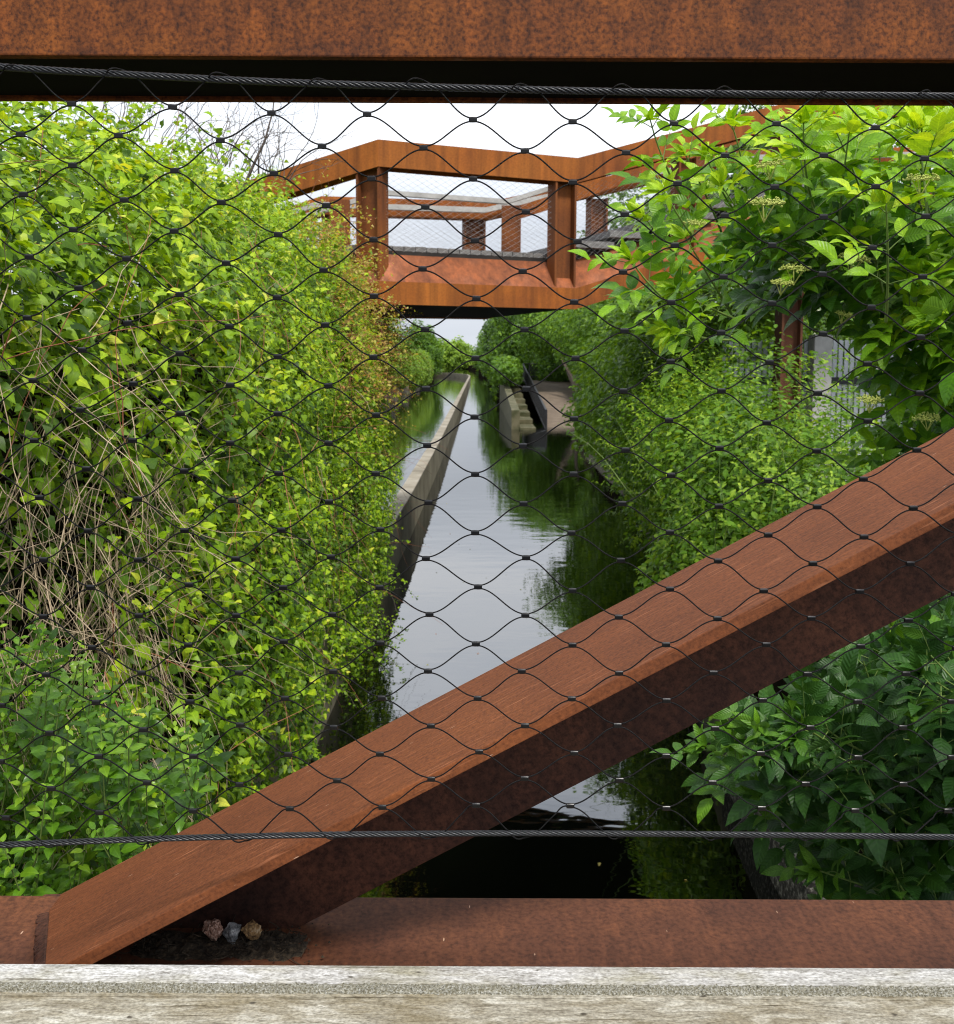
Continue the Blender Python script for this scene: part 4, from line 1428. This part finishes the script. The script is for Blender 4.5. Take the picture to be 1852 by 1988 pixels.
BT = empty('bramble_thicket', (3.0, 8.5, -1.7), 'light green bramble thicket on the right bank in front of the metal fence', 'bramble')
mass('foliage', [((2.75, 7.4, -1.6), (1.1, 1.5, 1.2)), ((2.75, 10.0, -1.3), (.95, 1.6, 1.25)), ((2.0, 8.3, -1.9), (.5, .9, .7)), ((2.3, 9.0, -.9), (.6, .8, .6)), ((3.5, 8.8, -1.85), (1.3, 1.6, 1.2)), ((2.45, 11.8, -1.3), (.8, 1.3, 1.2)), ((4.9, 8.6, -1.75), (1.3, 1.5, 1.05)), ((3.3, 6.2, -1.6), (1.3, 1.2, 1.0))],
     820, .066, 'bramble_leaf', BT, OVATE, .22, .42, .42)
sh = Shoots()
for _ in range(330):
    c, r = random.choice([((2.75, 7.4, -1.6), (1.1, 1.5, 1.2)), ((2.75, 10.0, -1.3), (.95, 1.6, 1.25)), ((3.5, 8.8, -1.85), (1.3, 1.6, 1.2)), ((2.45, 11.8, -1.3), (.8, 1.3, 1.2))])
    d = Vector((random.gauss(-.3, .7), random.gauss(-.6, .7), random.gauss(.5, .6))).normalized()
    b0 = Vector((c[0] + d.x * r[0] * .92, c[1] + d.y * r[1] * .92, c[2] + d.z * r[2] * .92))
    sh.simple(b0, b0 + (d + Vector((0, 0, .35))) * random.uniform(.18, .42), random.uniform(.045, .075), random.choice([4, 5, 6]), random.uniform(.35, .65))
sh.build(BT, 'bramble_leaf', 'green_stem', OVATE)
mb = MB()
for _ in range(90):
    q = curve_pts((random.uniform(1.7, 4.6), random.uniform(6.3, 10.5), -1.7), (random.uniform(-.6, .3), random.uniform(-.6, .3), 1), random.uniform(.9, 1.7), 8, .22, .09)
    mb.tube(q, [.006 - .0006 * i for i in range(8)], 4, cap=False)
mb.build('canes', MAT['green_stem'], BT)

OT = empty('bankside_tree', (3.4, 15, -1.7), 'leafy tree overhanging the canal between the bramble thicket and the slipway', 'tree')
mass('crown', [((3.1, 15, -.45), (1.5, 2.0, 1.3)), ((3.3, 17.5, .0), (1.6, 2.2, 1.6)), ((3.6, 21, -.2), (1.5, 2.6, 1.7)), ((3.3, 12.6, -1.3), (1.0, 1.4, .9)), ((4.0, 18, -1.6), (1.0, 2.5, 1.0)), ((3.9, 14.5, .1), (1.4, 1.5, 1.2)), ((4.4, 25, -.2), (1.6, 2.6, 1.9)), ((2.95, 20, .7), (1.2, 2.4, 1.0)), ((3.55, 28, 1.0), (1.7, 2.5, 1.3))],
     360, .11, 'tree_leaf', OT, OVATE, .26, .42, .66)
branchy(OT, (3.5, 15.5, -2), [(2.6, 14.5, -.6), (3.2, 17, .4), (3.6, 19, .3), (3.9, 14.8, .2), (2.4, 13.2, -1.5)], .12).build('trunk', MAT['bark'], OT)

trees = [
    ('tall tree rising behind the bridge steps, leaves against the sky', (5.3, 31, -1.7), [((5.3, 31, 2.6), (1.9, 2.0, 2.9)), ((4.3, 30.5, 1.3), (1.3, 1.5, 2.0)), ((6.6, 31, 3.6), (1.7, 1.8, 2.6))], 'tree_leaf', 130, .17, .25),
    ('broad tree behind the right end of the rusty bridge', (8.3, 24, -1.7), [((8.2, 24, 3.6), (2.4, 2.2, 3.0)), ((6.6, 24.5, 4.2), (1.3, 1.6, 2.0)), ((9.8, 24, 2.0), (1.8, 2.0, 2.6)), ((6.6, 23, -.3), (1.7, 2, 1.5))], 'tree_leaf', 120, .16, .25),
    ('white-flowering hawthorn tree below the bridge steps on the right bank', (4.6, 19, -1.7), [((4.7, 19, .0), (1.5, 1.5, 1.5)), ((5.9, 18.5, -.1), (1.5, 1.5, 1.4)), ((7.4, 18.5, 0.2), (1.6, 1.5, 1.5))], 'tree_leaf', 230, .12, .2),
    ('dense green tree leaning over the canal beyond the slipway', (2.6, 70, -1.7), [((3.0, 70, .5), (2.2, 3.5, 3.0)), ((2.8, 77, -.3), (1.9, 4, 2.6)), ((1.75, 57, -.55), (.75, 6, .75)), ((5.2, 63, -.2), (1.4, 1.6, 1.3)), ((3.8, 68, 2.5), (2.2, 3, 3.2)), ((6.0, 69, 2.8), (2.6, 3, 3.9)), ((8.6, 69, 3.2), (2.6, 3, 4.6))], 'tree_leaf', 55, .26, .22),
    ('dark tree overhanging the water past the slipway, farther along the right bank', (3.4, 96, -1.7), [((3.2, 96, 1.0), (2.3, 5, 4.0)), ((2.9, 108, -.2), (2.0, 5, 2.8)), ((5.0, 92, 2.2), (2.5, 4, 4.4))], 'dark_leaf', 40, .34, .22),
    ('farthest tree of the right bank near the bend of the canal', (3.2, 150, -1.7), [((3.4, 150, 1.4), (2.6, 7, 4.6)), ((2.9, 170, .2), (2.4, 8, 3.4)), ((6, 145, 3.0), (4, 6, 6)), ((3.5, 215, .6), (4, 8, 4.5))], 'tree_leaf', 24, .5, .22),
    ('shady tree behind the slipway ramp on the right bank', (5.4, 52, -1.7), [((7.6, 52, 1.6), (1.5, 5, 3.4)), ((7.7, 44, .9), (1.6, 3.5, 2.9)), ((6.6, 37, .2), (1.8, 3.4, 2.6)), ((5.0, 31, -.6), (1.5, 3, 1.9)), ((5.6, 66, 1.0), (2.4, 2.4, 2.6)), ((4.3, 58, 2.4), (2.2, 4, 1.9)), ((6.2, 58, 2.6), (1.8, 4, 2.2))], 'tree_leaf', 70, .2, .22),
    ('pale round tree on the left bank just above the climber hedge end', (-9.4, 66, -1.5), [((-7.6, 66, 1.2), (2.3, 3, 2.3)), ((-9.6, 66, 1.4), (2.4, 3, 2.9)), ((-6.3, 67, .3), (1.3, 2, 1.6))], 'pale_leaf', 55, .25, .22),
    ('rounded mid-green tree left of the canal beyond the vine-covered wall', (-7.4, 122, -1.5), [((-7.6, 122, 1.3), (2.4, 4, 3.2)), ((-6.2, 124, .4), (1.6, 3, 2.4))], 'tree_leaf', 40, .34, .22),
    ('small hazy tree far off at the end of the canal', (-8, 330, -1.5), [((-7.5, 330, 1.5), (5.0, 6, 5.2)), ((-13, 332, 1.2), (6.0, 7, 5.0)), ((0, 345, -.2), (6, 6, 3.6))], 'pale_leaf', 11, .9, .2),
    ('low tree beside the bend of the thin canal wall', (-13, 172, -1.5), [((-13, 172, .6), (3.6, 4, 3.0)), ((-11, 205, .2), (2.6, 4, 2.6))], 'tree_leaf', 26, .5, .2),
]
for lab, base, blobs, mat, dens, size, shell in trees:
    t = empty('tree', base, lab, 'tree', 'trees along the canal')
    mass('crown', blobs, dens, size, mat, t, CLUMP if size > .15 else OVATE, shell * 1.25, .36, .5)
    branchy(t, base, [tuple(np.array(c) + np.array((0, 0, r[2] * .3))) for c, r in blobs], .05 + .04 * abs(base[2] - blobs[0][0][2]) / 2).build('trunk', MAT['bark'], t)
    if 'hawthorn' in lab:
        n = 1500
        Pn = []
        for c, r in blobs:
            d = unit(rng.normal(0, 1, (n // 3, 3)))
            Pn.append(d * np.array(r) * rng.uniform(.88, 1.08, (n // 3, 1)) + np.array(c))
        Pn = np.concatenate(Pn)
        sel = sn(Pn, 2.0, 5.0) > .1
        Pn = Pn[sel]
        k = len(Pn)
        leaves('blossom', CLUMP, Pn, rng.normal(0, .5, (k, 3)) + np.array([0, -.6, .6]), rng.normal(0, 1, (k, 3)), rng.uniform(.05, .1, k), rng.random(k), MAT['bloom'], t)

# vines hanging over the far left bank wall
VH = empty('hanging_vines', (-6.1, 85, -1.5), 'yellowish curtain of vines hanging over the left bank wall', 'vines')
mass('foliage', [((-6.4, 64, -.5), (1.0, 6, 1.5)), ((-6.3, 76, -.6), (.95, 7, 1.6)), ((-6.2, 90, -.9), (1.0, 8, 1.7)), ((-6.1, 106, -.9), (1.0, 9, 1.9))], 120, .17, 'pale_leaf', VH, CLUMP, .2, .18, .35)
# small plants along the foot of the near right bank
GC = empty('ivy_cover', (2.4, 4.5, -2.6), 'dark ivy covering the right bank behind the lower elder shrub', 'ivy')
n = 9000
P = np.stack([rng.uniform(1.85, 4.2, n), rng.uniform(1.6, 9, n), np.zeros(n)], 1)
P[:, 2] = -2.75 + np.clip((P[:, 0] - 1.9) * 1.6, 0, 1.4) + rng.normal(0, .1, n) + .15 * sn(P, 2.0)
leaves('foliage', HEART, P, unit(rng.normal(0, 1, (n, 3))) * .6 + np.array([-.5, -.4, .7]), rng.normal(0, .7, (n, 3)) + np.array([-.4, 0, -.6]), rng.uniform(.04, .085, n), rng.uniform(.0, .7, n), MAT['dark_leaf'], GC)

# ------------------------------------------------------------------ sky and sun
w = bpy.data.worlds.new("World")
S.world = w
w.use_nodes = True
nt = w.node_tree
nt.nodes.clear()
out = nt.nodes.new('ShaderNodeOutputWorld')
bg = nt.nodes.new('ShaderNodeBackground')
sky = nt.nodes.new('ShaderNodeTexSky')
sky.sky_type = 'NISHITA'
sky.sun_disc = False
SUN_EL, SUN_AZ = R(58), R(155)      # behind the camera, a little to the right
sky.sun_elevation = SUN_EL
sky.sun_rotation = SUN_AZ
sky.dust_density = 2.0
bg.inputs['Strength'].default_value = 0.1
tc = nt.nodes.new('ShaderNodeTexCoord')
sep = nt.nodes.new('ShaderNodeSeparateXYZ')
nt.links.new(tc.outputs['Generated'], sep.inputs[0])
mp = nt.nodes.new('ShaderNodeMapping')
mp.inputs['Scale'].default_value = (1.6, 1.6, 5.0)
nt.links.new(tc.outputs['Generated'], mp.inputs['Vector'])
cl = noise_tex(nt, mp.outputs[0], 1.5, 6, 0.55, 0.3)
cloud = ramp(nt, cl, [(0.3, (8.7, 9.5, 10.9)), (0.52, (10.9, 11.5, 12.5)), (0.7, (13.2, 13.4, 13.8))]).outputs[0]
dome = ramp(nt, sep.outputs[2], [(0.0, (.53, .53, .53)), (0.13, (.56, .56, .56)), (0.21, (.85, .85, .85)), (0.34, (1.15, 1.15, 1.15)), (0.55, (.92, .92, .92)), (1.0, (.92, .92, .92))]).outputs[0]
cloud = mixc(nt, cloud, dome, 1.0, 'MULTIPLY')
cover = ramp(nt, sep.outputs[2], [(0.0, (.97, .97, .97)), (0.2, (.95, .95, .95)), (0.5, (.72, .72, .72)), (1.0, (.75, .75, .75))]).outputs[0]
mix = mixc(nt, sky.outputs[0], cloud, cover)
nt.links.new(mix, bg.inputs['Color'])
nt.links.new(bg.outputs[0], out.inputs[0])

sun_d = bpy.data.lights.new('sun', 'SUN')
sun_d.energy = 3.1
sun_d.angle = R(9)
sun_d.color = (1.0, 0.95, 0.88)
sun = bpy.data.objects.new('sun', sun_d)
link(sun)
# Blender's sky: rotation 0 puts the sun at +Y, growing clockwise seen from above
sd = Vector((math.sin(SUN_AZ) * math.cos(SUN_EL), math.cos(SUN_AZ) * math.cos(SUN_EL), math.sin(SUN_EL)))
sun.rotation_euler = (-sd).to_track_quat('-Z', 'Y').to_euler()

S.view_settings.view_transform = 'Standard'
S.view_settings.look = 'None'
S.view_settings.gamma = 1
S.view_settings.exposure = 0.42
S.cycles.filter_width = 1.05
S.cycles.max_bounces = 7
S.cycles.transparent_max_bounces = 4
S.cycles.use_denoising = True
